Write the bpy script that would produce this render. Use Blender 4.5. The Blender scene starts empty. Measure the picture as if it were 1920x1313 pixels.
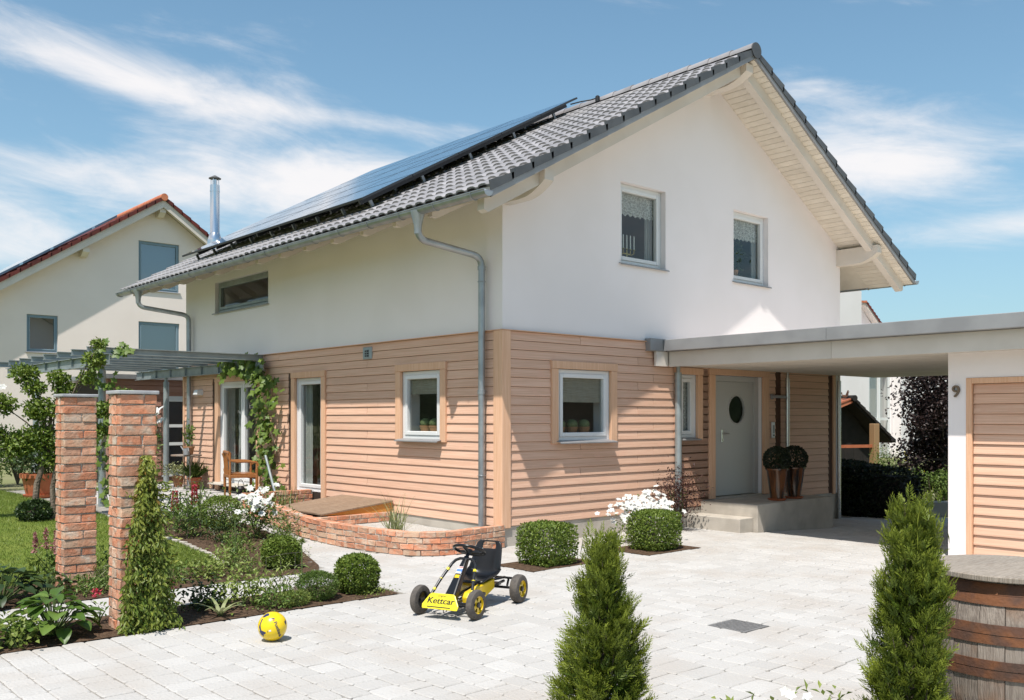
import bpy, bmesh, math, random
import numpy as np
from mathutils import Vector, Matrix
from mathutils.geometry import tessellate_polygon
S = bpy.context.scene
COL = S.collection
R = math.radians
rng = np.random.default_rng(7)
random.seed(7)

# ------------------------------------------------------------------ camera
cam = bpy.data.cameras.new('camera'); co = bpy.data.objects.new('camera', cam); COL.objects.link(co)
cam.lens = 32.83; cam.sensor_width = 36.0; cam.shift_y = 0.0659; cam.clip_end = 2000; cam.clip_start = 0.05
YAW = math.atan(1965 / 1751.0)
CAM = Vector((-7.8186, -8.9579, 1.65))
co.location = CAM
co.rotation_euler = (R(90), 0, YAW - R(90))
S.camera = co
S.cycles.max_bounces = 6; S.cycles.diffuse_bounces = 3; S.cycles.glossy_bounces = 3; S.cycles.transmission_bounces = 4; S.cycles.transparent_max_bounces = 8
S.cycles.caustics_reflective = False; S.cycles.caustics_refractive = False

# ------------------------------------------------------------------ sky and sun
SUN = Vector((-0.400, -0.229, 0.887)).normalized()          # towards the sun
el = math.asin(SUN.z); az = math.atan2(SUN.x, SUN.y)
w = bpy.data.worlds.new('World'); S.world = w; w.use_nodes = True
nt = w.node_tree; N = nt.nodes; L = nt.links
for n in list(N): N.remove(n)
def nd(tree, t, **kw):
    n = tree.nodes.new(t)
    for k, v in kw.items(): setattr(n, k, v)
    return n
out = nd(nt, 'ShaderNodeOutputWorld'); bg = nd(nt, 'ShaderNodeBackground'); L.new(bg.outputs[0], out.inputs[0])
sky = nd(nt, 'ShaderNodeTexSky', sky_type='NISHITA', sun_disc=False, sun_elevation=el, sun_rotation=az % (2 * math.pi))
sky.altitude = 300; sky.air_density = 1.0; sky.dust_density = 0.1; sky.ozone_density = 1.1
w.cycles.sampling_method = 'MANUAL'; w.cycles.sample_map_resolution = 512
bg.inputs[1].default_value = 0.15
tc = nd(nt, 'ShaderNodeTexCoord')
def wm(op, a, b=None, c=None):
    n = nd(nt, 'ShaderNodeMath', operation=op)
    for i, v in enumerate((a, b, c)):
        if v is None: continue
        if isinstance(v, (int, float)): n.inputs[i].default_value = v
        else: L.new(v, n.inputs[i])
    return n.outputs[0]
sep = nd(nt, 'ShaderNodeSeparateXYZ'); L.new(tc.outputs['Generated'], sep.inputs[0])
X_, Y_, Z_ = sep.outputs
# azimuth relative to the street axis and elevation, both in radians; clouds are streaks stretched along the horizon
azn = wm('ARCTAN2', X_, Y_)
azr = wm('SUBTRACT', azn, math.pi / 2 - YAW)
eln = wm('ARCSINE', Z_)
comb = nd(nt, 'ShaderNodeCombineXYZ')
L.new(wm('MULTIPLY', azr, 1.0), comb.inputs[0]); L.new(wm('MULTIPLY', wm('ADD', eln, wm('MULTIPLY', azr, 0.13)), 3.6), comb.inputs[1])
n1 = nd(nt, 'ShaderNodeTexNoise'); L.new(comb.outputs[0], n1.inputs['Vector'])
n1.inputs['Scale'].default_value = 2.6; n1.inputs['Detail'].default_value = 9; n1.inputs['Roughness'].default_value = 0.58; n1.inputs['Distortion'].default_value = 1.3
n2 = nd(nt, 'ShaderNodeTexNoise'); L.new(comb.outputs[0], n2.inputs['Vector'])
n2.inputs['Scale'].default_value = 7.5; n2.inputs['Detail'].default_value = 10; n2.inputs['Roughness'].default_value = 0.65; n2.inputs['Distortion'].default_value = 0.5
def blob(a0, e0, sa, se, slope=0.0):
    da = wm('SUBTRACT', azr, a0)
    de = wm('SUBTRACT', wm('SUBTRACT', eln, e0), wm('MULTIPLY', da, slope))
    q = wm('ADD', wm('POWER', wm('ABSOLUTE', wm('DIVIDE', da, sa)), 2.0), wm('POWER', wm('ABSOLUTE', wm('DIVIDE', de, se)), 2.0))
    return wm('POWER', 2.718, wm('MULTIPLY', q, -1.0))
cov = wm('MULTIPLY', blob(-0.38, 0.325, 0.20, 0.030, -0.20), 0.72)
for b, s in ((blob(-0.10, 0.300, 0.17, 0.013, -0.06), 0.55), (blob(-0.20, 0.235, 0.36, 0.034, 0.02), 0.95), (blob(0.37, 0.250, 0.12, 0.040, -0.12), 0.82), (blob(-0.48, 0.165, 0.22, 0.03, 0.0), 0.55),
             (blob(0.50, 0.180, 0.12, 0.014, 0.0), 0.5), (blob(0.30, 0.325, 0.06, 0.02, -0.2), 0.6), (blob(0.44, 0.40, 0.1, 0.02, -0.1), 0.45), (blob(1.5, 0.30, 0.6, 0.13, 0.1), 1.0), (blob(-1.35, 0.38, 0.55, 0.16, -0.1), 1.05), (blob(-2.0, 0.7, 0.7, 0.12, 0.0), 0.8), (blob(1.2, 0.8, 0.8, 0.12, 0.0), 0.7),
             (blob(2.6, 0.28, 0.5, 0.12, 0.0), 1.0), (blob(-2.45, 0.36, 0.6, 0.17, 0.0), 1.05)):  # wide cloud banks here and above lie out of view, added to whiten the fill
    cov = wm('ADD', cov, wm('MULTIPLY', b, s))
dens = wm('ADD', wm('ADD', cov, wm('MULTIPLY', wm('SUBTRACT', n1.outputs[0], 0.5), 1.15)), wm('MULTIPLY', wm('SUBTRACT', n2.outputs[0], 0.5), 1.0))
mr = nd(nt, 'ShaderNodeMapRange', interpolation_type='SMOOTHSTEP'); L.new(dens, mr.inputs[0])
mr.inputs[1].default_value = 0.12; mr.inputs[2].default_value = 1.0; mr.inputs[3].default_value = 0.0; mr.inputs[4].default_value = 0.93
hz = nd(nt, 'ShaderNodeMapRange'); L.new(eln, hz.inputs[0]); hz.inputs[1].default_value = 0.0; hz.inputs[2].default_value = 0.1
cf = wm('MULTIPLY', mr.outputs[0], hz.outputs[0])
mx = nd(nt, 'ShaderNodeMix', data_type='RGBA'); L.new(cf, mx.inputs[0]); gr = nd(nt, 'ShaderNodeMix', data_type='RGBA', blend_type='MULTIPLY'); gr.inputs[0].default_value = 1.0; L.new(sky.outputs[0], gr.inputs[6]); gr.inputs[7].default_value = (0.67, 0.86, 0.825, 1)
hv = wm('MULTIPLY_ADD', wm('POWER', 2.718, wm('DIVIDE', wm('MAXIMUM', eln, 0.0), -0.2)), 0.88, 0.03)      # thin milky veil thickening towards the horizon
vl = nd(nt, 'ShaderNodeMix', data_type='RGBA'); L.new(hv, vl.inputs[0]); L.new(gr.outputs[2], vl.inputs[6]); vl.inputs[7].default_value = (1.8, 2.4, 2.9, 1); L.new(vl.outputs[2], mx.inputs[6]); mx.inputs[7].default_value = (5.15, 5.0, 5.0, 1)
L.new(mx.outputs[2], bg.inputs[0])

sd = bpy.data.lights.new('sun', 'SUN'); sd.energy = 4.6; sd.angle = R(0.53); sd.color = (1.0, 0.95, 0.885)
so = bpy.data.objects.new('sun', sd); COL.objects.link(so); so.rotation_euler = (-SUN).to_track_quat('-Z', 'Y').to_euler(); so.location = (-10, -6, 20)
S.view_settings.view_transform = 'Standard'; S.view_settings.look = 'None'; S.view_settings.exposure = 0.36; S.view_settings.gamma = 1.0
S.view_settings.use_curve_mapping = False

# ------------------------------------------------------------------ materials
M = {}
def mk(name, col, rough=0.6, col2=None, vs=6.0, vstretch=(1, 1, 1), bump=0.0, bs=60.0, bstretch=None, metal=0.0, orand=0.0, attr=False, attr_amt=0.5,
       trans=0.0, spec=0.5, detail=3.0, lo=0.35, hi=0.65, coat=0.0, col3=None, vs3=1.2, bdist=0.01):
    m = bpy.data.materials.new(name); m.use_nodes = True; t = m.node_tree; b = t.nodes['Principled BSDF']; o = t.nodes['Material Output']
    b.inputs['Roughness'].default_value = rough; b.inputs['Metallic'].default_value = metal; b.inputs['Specular IOR Level'].default_value = spec
    b.inputs['Coat Weight'].default_value = coat
    geo = nd(t, 'ShaderNodeNewGeometry')
    def noise(scale, stretch, det):
        mp = nd(t, 'ShaderNodeMapping'); t.links.new(geo.outputs['Position'], mp.inputs[0]); mp.inputs['Scale'].default_value = stretch
        oi = nd(t, 'ShaderNodeObjectInfo'); ad = nd(t, 'ShaderNodeVectorMath', operation='ADD'); t.links.new(mp.outputs[0], ad.inputs[0])
        mu = nd(t, 'ShaderNodeMath', operation='MULTIPLY'); t.links.new(oi.outputs['Random'], mu.inputs[0]); mu.inputs[1].default_value = 37.0 if orand else 0.0
        t.links.new(mu.outputs[0], ad.inputs[1])
        n = nd(t, 'ShaderNodeTexNoise'); n.inputs['Scale'].default_value = scale; n.inputs['Detail'].default_value = det; t.links.new(ad.outputs[0], n.inputs['Vector'])
        return n.outputs[0]
    cur = None
    base = nd(t, 'ShaderNodeRGB'); base.outputs[0].default_value = (*col, 1); cur = base.outputs[0]
    def mixc(fac, a, bcol):
        x = nd(t, 'ShaderNodeMix', data_type='RGBA'); t.links.new(fac, x.inputs[0]); t.links.new(a, x.inputs[6]); x.inputs[7].default_value = (*bcol, 1); return x.outputs[2]
    def rampf(v, lo, hi):
        r = nd(t, 'ShaderNodeMapRange', interpolation_type='SMOOTHSTEP'); t.links.new(v, r.inputs[0]); r.inputs[1].default_value = lo; r.inputs[2].default_value = hi; return r.outputs[0]
    if attr:
        at = nd(t, 'ShaderNodeAttribute', attribute_name='tint')
        cur = mixc(at.outputs['Fac'], cur, col2)
        if col3: 
            cur = mixc(rampf(noise(vs3, (1, 1, 1), 2.0), 0.45, 0.7), cur, col3)
    elif col2:
        cur = mixc(rampf(noise(vs, vstretch, detail), lo, hi), cur, col2)
        if col3: cur = mixc(rampf(noise(vs3, (1, 1, 1), 3.0), 0.5, 0.75), cur, col3)
    if orand:
        oi = nd(t, 'ShaderNodeObjectInfo'); hs = nd(t, 'ShaderNodeHueSaturation'); r = nd(t, 'ShaderNodeMapRange'); t.links.new(oi.outputs['Random'], r.inputs[0])
        r.inputs[3].default_value = 1 - orand; r.inputs[4].default_value = 1 + orand; t.links.new(r.outputs[0], hs.inputs['Value']); t.links.new(cur, hs.inputs['Color']); cur = hs.outputs[0]
    t.links.new(cur, b.inputs['Base Color'])
    if bump:
        bp = nd(t, 'ShaderNodeBump'); bp.inputs['Strength'].default_value = bump; bp.inputs['Distance'].default_value = bdist
        t.links.new(noise(bs, bstretch or (1, 1, 1), 2.0), bp.inputs['Height']); t.links.new(bp.outputs[0], b.inputs['Normal'])
    if trans:
        tr = nd(t, 'ShaderNodeBsdfTranslucent'); t.links.new(cur, tr.inputs[0]); mxs = nd(t, 'ShaderNodeMixShader'); mxs.inputs[0].default_value = trans
        t.links.new(b.outputs[0], mxs.inputs[1]); t.links.new(tr.outputs[0], mxs.inputs[2]); t.links.new(mxs.outputs[0], o.inputs[0])
    M[name] = m; return m
mk('plaster', (0.89, 0.83, 0.82), 0.9, (0.86, 0.80, 0.785), 0.8, (1, 1, 1), bump=0.25, bs=160, spec=0.15, bdist=0.004)
mk('cream_plaster', (0.86, 0.755, 0.69), 0.9, (0.83, 0.725, 0.66), 0.8, bump=0.2, bs=120, spec=0.15)
mk('concrete', (0.50, 0.455, 0.39), 0.9, (0.41, 0.37, 0.315), 3.0, bump=0.3, bs=60, col3=(0.33, 0.295, 0.245), vs3=2.0)
mk('larch', (0.745, 0.48, 0.345), 0.62, (0.655, 0.40, 0.275), 1.6, (0.9, 0.9, 45), bump=0.14, bs=4, bstretch=(0.6, 0.6, 60), orand=0.055, col3=(0.71, 0.43, 0.305), vs3=5.0, spec=0.3)
mk('larch_trim', (0.76, 0.475, 0.31), 0.55, (0.685, 0.40, 0.245), 3.0, (30, 30, 0.8), bump=0.08, bs=4, bstretch=(60, 60, 0.7), orand=0.05, spec=0.3)
mk('white_wood', (0.69, 0.625, 0.555), 0.6, (0.64, 0.575, 0.505), 2.0, orand=0.03)
mk('soffit', (0.76, 0.69, 0.595), 0.65, (0.70, 0.63, 0.535), 4.0, (1, 1, 1), orand=0.05)
mk('fascia_paint', (0.47, 0.44, 0.385), 0.6, (0.43, 0.40, 0.345), 2.0, orand=0.03)
mk('white_frame', (0.74, 0.74, 0.73), 0.35)
mk('gap_brown', (0.085, 0.04, 0.022), 0.9)
mk('cast_iron', (0.24, 0.235, 0.23), 0.6, (0.19, 0.185, 0.18), 30, metal=0.25, bump=0.3, bs=80)
mk('gap_dark', (0.035, 0.022, 0.014), 0.9)
mk('tile', (0.335, 0.318, 0.32), 0.45, (0.255, 0.243, 0.245), 1.6, orand=0.10, bump=0.05, bs=90)
mk('tile_side', (0.06, 0.065, 0.07), 0.5, (0.085, 0.09, 0.095), 3)
mk('zinc', (0.42, 0.44, 0.45), 0.42, (0.33, 0.35, 0.365), 5.0, metal=0.75, bump=0.03, bs=20)
mk('zinc_sheet', (0.31, 0.31, 0.315), 0.5, (0.265, 0.265, 0.27), 2.5, metal=0.35, col3=(0.35, 0.35, 0.35), vs3=1.2)
mk('steel', (0.66, 0.67, 0.68), 0.22, metal=1.0)
mk('galvanised', (0.36, 0.40, 0.40), 0.5, (0.30, 0.335, 0.34), 6.0, metal=0.5)
mk('panel_frame', (0.045, 0.05, 0.055), 0.4, metal=0.3)
mk('black', (0.012, 0.012, 0.013), 0.5)
mk('red_tile', (0.13, 0.020, 0.013), 0.7, (0.09, 0.015, 0.010), 4.0, orand=0.2)
mk('orange_tile', (0.50, 0.17, 0.08), 0.7, (0.40, 0.12, 0.06), 4.0, orand=0.15)
mk('brick', (0.57, 0.22, 0.115), 0.9, (0.51, 0.28, 0.18), 7.0, bump=0.45, bs=40, orand=0.2, col3=(0.58, 0.43, 0.32), vs3=9.0, bdist=0.015)
mk('brick_pale', (0.56, 0.38, 0.26), 0.9, (0.54, 0.27, 0.16), 8.0, bump=0.45, bs=40, orand=0.18, col3=(0.58, 0.47, 0.37), vs3=9.0, bdist=0.015)
mk('mortar', (0.56, 0.51, 0.44), 0.95, (0.44, 0.40, 0.34), 14.0, bump=1.0, bs=70, bdist=0.02)
mk('capstone', (0.42, 0.42, 0.42), 0.7, (0.34, 0.34, 0.35), 8)
mk('paver', (0.505, 0.488, 0.462), 0.85, (0.43, 0.413, 0.388), attr=True, col3=(0.435, 0.405, 0.37), vs3=1.3, bump=0.8, bs=45, bdist=0.008, spec=0.25)
mk('joint', (0.25, 0.23, 0.20), 0.95, (0.34, 0.32, 0.285), 9, bump=0.4, bs=90, spec=0.1)
mk('soil', (0.075, 0.048, 0.032), 0.95, (0.13, 0.085, 0.055), 22, bump=1.0, bs=50, bdist=0.03, spec=0.1)
mk('gravel', (0.55, 0.53, 0.49), 0.9, (0.38, 0.36, 0.33), 60, bump=1.0, bs=120, bdist=0.01)
mk('turf', (0.12, 0.165, 0.028), 0.95, (0.16, 0.195, 0.04), 3.0, bump=0.6, bs=150, spec=0.1)
mk('field', (0.19, 0.20, 0.09), 0.95, (0.23, 0.22, 0.12), 0.3, spec=0.1)
mk('asphalt', (0.06, 0.06, 0.06), 0.9)
def leafm(name, c1, c2, tr=0.28, rough=0.45): mk(name, c1, rough, c2, attr=True, trans=tr, spec=0.35)
leafm('grass_blade', (0.12, 0.185, 0.025), (0.20, 0.245, 0.05), 0.3)
leafm('box_leaf', (0.085, 0.145, 0.018), (0.225, 0.29, 0.05))
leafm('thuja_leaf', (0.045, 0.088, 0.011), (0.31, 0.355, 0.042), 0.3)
leafm('dark_leaf', (0.025, 0.05, 0.014), (0.055, 0.09, 0.025), 0.2)
leafm('mid_leaf', (0.08, 0.145, 0.026), (0.18, 0.25, 0.055))
leafm('light_leaf', (0.14, 0.20, 0.035), (0.27, 0.32, 0.08))
leafm('vine_leaf', (0.085, 0.155, 0.022), (0.19, 0.26, 0.045), 0.32)
leafm('creeper_leaf', (0.10, 0.165, 0.022), (0.30, 0.31, 0.055), 0.3)
leafm('creeper_red', (0.30, 0.14, 0.03), (0.27, 0.20, 0.05), 0.3)
leafm('hosta_leaf', (0.075, 0.14, 0.022), (0.15, 0.23, 0.045), 0.28, 0.4)
leafm('plum_leaf', (0.045, 0.018, 0.016), (0.10, 0.045, 0.035), 0.2)
leafm('beech_leaf', (0.018, 0.010, 0.010), (0.045, 0.026, 0.022), 0.15)
leafm('silver_leaf', (0.24, 0.28, 0.11), (0.40, 0.42, 0.22), 0.25)
leafm('shaded_leaf', (0.010, 0.016, 0.006), (0.022, 0.034, 0.012), 0.1)  # box ball and hedge leaves darkened, deep carport shade put into their colour
leafm('white_petal', (0.80, 0.80, 0.78), (0.72, 0.71, 0.66), 0.3, 0.6)
leafm('red_petal', (0.50, 0.03, 0.06), (0.62, 0.12, 0.15), 0.3, 0.6)
leafm('pink_petal', (0.42, 0.16, 0.16), (0.50, 0.27, 0.25), 0.3, 0.7)
mk('bark', (0.11, 0.085, 0.06), 0.95, (0.19, 0.15, 0.11), 20, (1, 1, .3), bump=0.8, bs=40, bdist=0.02)
mk('stem_green', (0.10, 0.15, 0.04), 0.7)
mk('terracotta', (0.50, 0.155, 0.065), 0.75, (0.42, 0.12, 0.05), 5, orand=0.08)
mk('chair_wood', (0.36, 0.145, 0.04), 0.35, (0.27, 0.10, 0.028), 6, (20, 20, 2), coat=0.3)
mk('old_wood', (0.21, 0.17, 0.14), 0.85, (0.28, 0.235, 0.195), 5.0, (14, 14, 0.9), bump=0.5, bs=6, bstretch=(25, 25, 0.8), col3=(0.22, 0.13, 0.08), vs3=4.0, orand=0.12, bdist=0.02)
mk('lid_wood', (0.27, 0.225, 0.18), 0.85, (0.36, 0.31, 0.255), 5.0, (2.5, 26, 2), bump=0.6, bs=6, bstretch=(1.5, 40, 1), orand=0.08, bdist=0.02)
mk('hatch_wood', (0.225, 0.145, 0.09), 0.75, (0.31, 0.22, 0.15), 4.0, (30, 1.5, 2), orand=0.12, bump=0.3, bs=8)
mk('ochre_wood', (0.52, 0.25, 0.05), 0.7)
mk('rust', (0.115, 0.055, 0.035), 0.8, (0.19, 0.075, 0.03), 9.0, bump=0.4, bs=50, metal=0.25, col3=(0.07, 0.045, 0.035), vs3=5.0)
mk('yellow_paint', (0.76, 0.52, 0.012), 0.3, coat=0.4)
mk('yellow_plastic', (0.80, 0.66, 0.02), 0.35, coat=0.2)
mk('ball_yellow', (0.83, 0.58, 0.005), 0.3, coat=0.3)
mk('ball_navy', (0.025, 0.032, 0.10), 0.35)
mk('black_paint', (0.012, 0.012, 0.013), 0.28, coat=0.3)
mk('black_plastic', (0.007, 0.007, 0.008), 0.28)
mk('rubber', (0.075, 0.065, 0.058), 0.85, (0.11, 0.095, 0.08), 25, bump=0.4, bs=80)
mk('sticker_blue', (0.10, 0.22, 0.52), 0.4); mk('sticker_white', (0.75, 0.75, 0.75), 0.4); mk('sticker_red', (0.60, 0.10, 0.06), 0.4)
mk('door_paint', (0.50, 0.49, 0.465), 0.42)
mk('copper_glaze', (0.15, 0.05, 0.012), 0.2, (0.012, 0.008, 0.006), 2.2, (6, 6, 0.6), coat=0.6)
mk('cactus', (0.11, 0.15, 0.05), 0.8, (0.17, 0.20, 0.09), 60)
mk('clay_pot', (0.40, 0.19, 0.09), 0.8)
mk('lace', (0.85, 0.83, 0.79), 0.9, (0.50, 0.48, 0.45), 45, trans=0.3, lo=0.45, hi=0.55)
mk('blind', (0.52, 0.47, 0.39), 0.9, (0.38, 0.33, 0.26), 6, (1, 1, 45), trans=0.3)
mk('curtain', (0.62, 0.62, 0.60), 0.9, (0.45, 0.44, 0.42), 4, (18, 18, .1), trans=0.3)
mk('room', (0.46, 0.41, 0.35), 0.9)
mk('brass', (0.62, 0.43, 0.14), 0.3, metal=1.0)
mk('candle', (0.8, 0.79, 0.74), 0.5)
mk('number', (0.20, 0.145, 0.10), 0.5, metal=0.6)
mk('slate_blue', (0.20, 0.28, 0.33), 0.5)
mk('dark_wood', (0.010, 0.008, 0.006), 0.9, (0.016, 0.012, 0.009), 8)
mk('post_wood', (0.33, 0.20, 0.095), 0.7)
mk('iron', (0.17, 0.165, 0.16), 0.65, (0.12, 0.115, 0.11), 30, metal=0.6, bump=0.3, bs=80)
mk('wire', (0.16, 0.14, 0.12), 0.6, metal=0.5)
mk('jar', (0.55, 0.6, 0.6), 0.1, spec=0.8)
mk('siding_red', (0.40, 0.22, 0.165), 0.8, (0.33, 0.17, 0.125), 2.0, (0.7, 0.7, 40))
def glass(name, tint, base=0.06, dark=0.0):
    m = bpy.data.materials.new(name); m.use_nodes = True; t = m.node_tree
    for n in list(t.nodes): t.nodes.remove(n)
    o = nd(t, 'ShaderNodeOutputMaterial'); mx = nd(t, 'ShaderNodeMixShader'); tr = nd(t, 'ShaderNodeBsdfTransparent'); gl = nd(t, 'ShaderNodeBsdfGlossy'); gl.inputs['Roughness'].default_value = 0.0
    tr.inputs[0].default_value = (*tint, 1); lw0 = nd(t, 'ShaderNodeLayerWeight'); lw0.inputs[0].default_value = 0.5; lw = nd(t, 'ShaderNodeMath', operation='POWER'); t.links.new(lw0.outputs['Facing'], lw.inputs[0]); lw.inputs[1].default_value = 4.0
    mr = nd(t, 'ShaderNodeMath', operation='MULTIPLY_ADD'); t.links.new(lw.outputs[0], mr.inputs[0]); mr.inputs[1].default_value = 0.92; mr.inputs[2].default_value = base + 0.05; mr.use_clamp = True
    t.links.new(mr.outputs[0], mx.inputs[0]); t.links.new(tr.outputs[0], mx.inputs[1]); t.links.new(gl.outputs[0], mx.inputs[2]); t.links.new(mx.outputs[0], o.inputs[0]); M[name] = m
glass('glass', (0.82, 0.86, 0.84), 0.03)
glass('glass_blue', (0.45, 0.55, 0.6), 0.25)
# photovoltaic panel: dark blue cells under glass with fine lighter lines
mk('solar', (0.03, 0.055, 0.10), 0.12, (0.045, 0.075, 0.13), 3.0, spec=0.8, coat=1.0)

# ------------------------------------------------------------------ mesh building
class MB:
    def __init__(s): s.v = []; s.f = []; s.mi = []; s.cur = 0
    def add(s, vs, fs):
        o = len(s.v); s.v += [tuple(v) for v in vs]
        for f in fs: s.f.append(tuple(i + o for i in f)); s.mi.append(s.cur)
        return s
    def hexa(s, p): return s.add(p, [(0, 3, 2, 1), (4, 5, 6, 7), (0, 1, 5, 4), (1, 2, 6, 5), (2, 3, 7, 6), (3, 0, 4, 7)])
    def box(s, x0, x1, y0, y1, z0, z1):
        return s.hexa([(x0, y0, z0), (x1, y0, z0), (x1, y1, z0), (x0, y1, z0), (x0, y0, z1), (x1, y0, z1), (x1, y1, z1), (x0, y1, z1)])
    def pb(s, mp, a0, a1, z0, z1, d0, d1):
        return s.hexa([mp(a0, z0, d0), mp(a1, z0, d0), mp(a1, z0, d1), mp(a0, z0, d1), mp(a0, z1, d0), mp(a1, z1, d0), mp(a1, z1, d1), mp(a0, z1, d1)])
    def prism(s, poly, fn):
        """poly: 2D points; fn(p, k) -> 3D for end k=0/1"""
        n = len(poly); vs = [fn(p, 0) for p in poly] + [fn(p, 1) for p in poly]
        return s.add(vs, [tuple(range(n))[::-1], tuple(range(n, 2 * n))] + [(i, (i + 1) % n, n + (i + 1) % n, n + i) for i in range(n)])
    def tube(s, pts, r, n=10, caps=True, closed=False):
        pts = [Vector(p) for p in pts]; k = len(pts); rs = r if isinstance(r, (list, tuple)) else [r] * k
        rings = []; up = None
        for i, p in enumerate(pts):
            if closed: t = (pts[(i + 1) % k] - pts[i - 1])
            else: t = (pts[min(i + 1, k - 1)] - pts[max(i - 1, 0)])
            t.normalize()
            if up is None:
                up = Vector((0, 0, 1)) if abs(t.z) < 0.9 else Vector((1, 0, 0))
            u = (up - t * up.dot(t)); u.normalize(); up = u; v = t.cross(u)
            rings.append([p + (u * math.cos(a) + v * math.sin(a)) * rs[i] for a in [2 * math.pi * j / n for j in range(n)]])
        vs = [q for rg in rings for q in rg]; fs = []
        for i in range(k if closed else k - 1):
            a = i * n; b = ((i + 1) % k) * n
            for j in range(n): fs.append((a + j, a + (j + 1) % n, b + (j + 1) % n, b + j))
        if caps and not closed: fs += [tuple(range(n))[::-1], tuple(range((k - 1) * n, k * n))]
        return s.add(vs, fs)
    def lathe(s, prof, c=(0, 0, 0), n=24, axis=(0, 0, 1), caps=True):
        c = Vector(c); ax = Vector(axis).normalized(); u = ax.orthogonal().normalized(); v = ax.cross(u); vs = []; fs = []
        for r, h in prof:
            for j in range(n):
                a = 2 * math.pi * j / n; vs.append(c + ax * h + (u * math.cos(a) + v * math.sin(a)) * r)
        for i in range(len(prof) - 1):
            for j in range(n): fs.append((i * n + j, i * n + (j + 1) % n, (i + 1) * n + (j + 1) % n, (i + 1) * n + j))
        if caps:
            if prof[0][0] > 1e-4: fs.append(tuple(range(n))[::-1])
            if prof[-1][0] > 1e-4: fs.append(tuple(range((len(prof) - 1) * n, len(prof) * n)))
        return s.add(vs, fs)
    def mesh(s, name, recalc=True):
        me = bpy.data.meshes.new(name); me.from_pydata(s.v, [], s.f)
        if recalc:
            bm = bmesh.new(); bm.from_mesh(me); bmesh.ops.recalc_face_normals(bm, faces=bm.faces); bm.to_mesh(me); bm.free()
        if any(s.mi): me.polygons.foreach_set('material_index', s.mi)
        return me
    def build(s, name, mat, parent=None, smooth=False, bevel=0.0, seg=1, recalc=True):
        me = s.mesh(name, recalc); return link(name, me, mat, parent, smooth, bevel, seg)
def link(name, me, mat, parent=None, smooth=False, bevel=0.0, seg=1):
    if mat is not None and not me.materials:
        for m in (mat if isinstance(mat, (list, tuple)) else [mat]): me.materials.append(M[m] if isinstance(m, str) else m)
    o = bpy.data.objects.new(name, me); COL.objects.link(o)
    if parent is not None: o.parent = parent
    if smooth:
        me.polygons.foreach_set('use_smooth', [True] * len(me.polygons))
        if smooth != 'all' and len(me.polygons) < 60000: me.set_sharp_from_angle(angle=R(smooth if smooth is not True else 40))
    if bevel:
        b = o.modifiers.new('bevel', 'BEVEL'); b.width = bevel; b.segments = seg; b.limit_method = 'ANGLE'; b.angle_limit = R(35)
    return o
def thing(name, label, cat, loc=(0, 0, 0), rz=0.0, group=None):
    o = bpy.data.objects.new(name, None); COL.objects.link(o); o.location = loc; o.rotation_euler = (0, 0, rz); o.empty_display_size = 0.2
    return tag(o, label, cat, group)
def tag(o, label, cat=None, group=None):
    o['label'] = label
    if cat: o['category'] = cat
    if group: o['group'] = group
    return o
def struct(o, kind='structure'): o['kind'] = kind; return o
def npmesh(name, V, F, tint=None):
    """V (n,3) ; F (m,k) uniform faces ; tint per face"""
    me = bpy.data.meshes.new(name); V = np.asarray(V, np.float32); F = np.asarray(F, np.int32); k = F.shape[1]
    me.vertices.add(len(V)); me.vertices.foreach_set('co', V.ravel()); me.loops.add(F.size); me.loops.foreach_set('vertex_index', F.ravel())
    me.polygons.add(len(F)); me.polygons.foreach_set('loop_start', np.arange(0, F.size, k, dtype=np.int32)); 
    if tint is not None:
        a = me.attributes.new('tint', 'FLOAT', 'FACE'); a.data.foreach_set('value', np.asarray(tint, np.float32))
    me.update(calc_edges=True); return me
def unit(a): return a / np.maximum(1e-9, np.linalg.norm(a, axis=-1, keepdims=True))
def leafcards(P, D, Nn, ln, wd, fold=0.25):
    """one kite-shaped folded leaf (2 triangles each side as quads) per point"""
    n = len(P); D = unit(D); Sx = unit(np.cross(D, Nn)); Nn = unit(np.cross(Sx, D))
    ln = np.broadcast_to(np.asarray(ln, float), (n,))[:, None]; wd = np.broadcast_to(np.asarray(wd, float), (n,))[:, None]
    a = P; b = P + D * ln * 0.45 + Sx * wd * 0.5 + Nn * wd * fold; c = P + D * ln - Nn * ln * 0.12; d = P + D * ln * 0.45 - Sx * wd * 0.5 + Nn * wd * fold
    V = np.stack([a, b, c, d], 1).reshape(-1, 3); i = np.arange(n)[:, None] * 4
    F = np.concatenate([i + [0, 1, 2], i + [0, 2, 3]], 1).reshape(-1, 3); return V, F
def rdir(n): return unit(rng.normal(size=(n, 3)))
def foliage(name, mat, parent, P, D, Nn, ln, wd, fold=0.25, tint=None, extra=None):
    V, F = leafcards(P, D, Nn, ln, wd, fold); t = rng.random(len(P)) if tint is None else tint
    me = npmesh(name, V, F, np.repeat(t, 2)); return link(name, me, mat, parent)

def ss(a, b, t):
    t = min(1.0, max(0.0, (t - a) / (b - a))); return t * t * (3 - 2 * t)
def gz(x, y): return 0.24 * ss(1.5, 6.5, y) - (0.042 * max(0.0, x - 2.8) * (1.0 if y < 2 else max(0.0, 3 - y)))
def gz(x, y): return 0.24 * ss(1.5, 6.5, y) - (min(0.3, 0.042 * max(0.0, x - 2.8)) * (1.0 if y < 2 else max(0.0, 3 - y)))
GAB = lambda a, z, d: (a, -d, z)
LEFT = lambda a, z, d: (-d, a, z)
GX = 3.6
GAR = lambda a, z, d: (GX - d, a, z)

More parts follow.
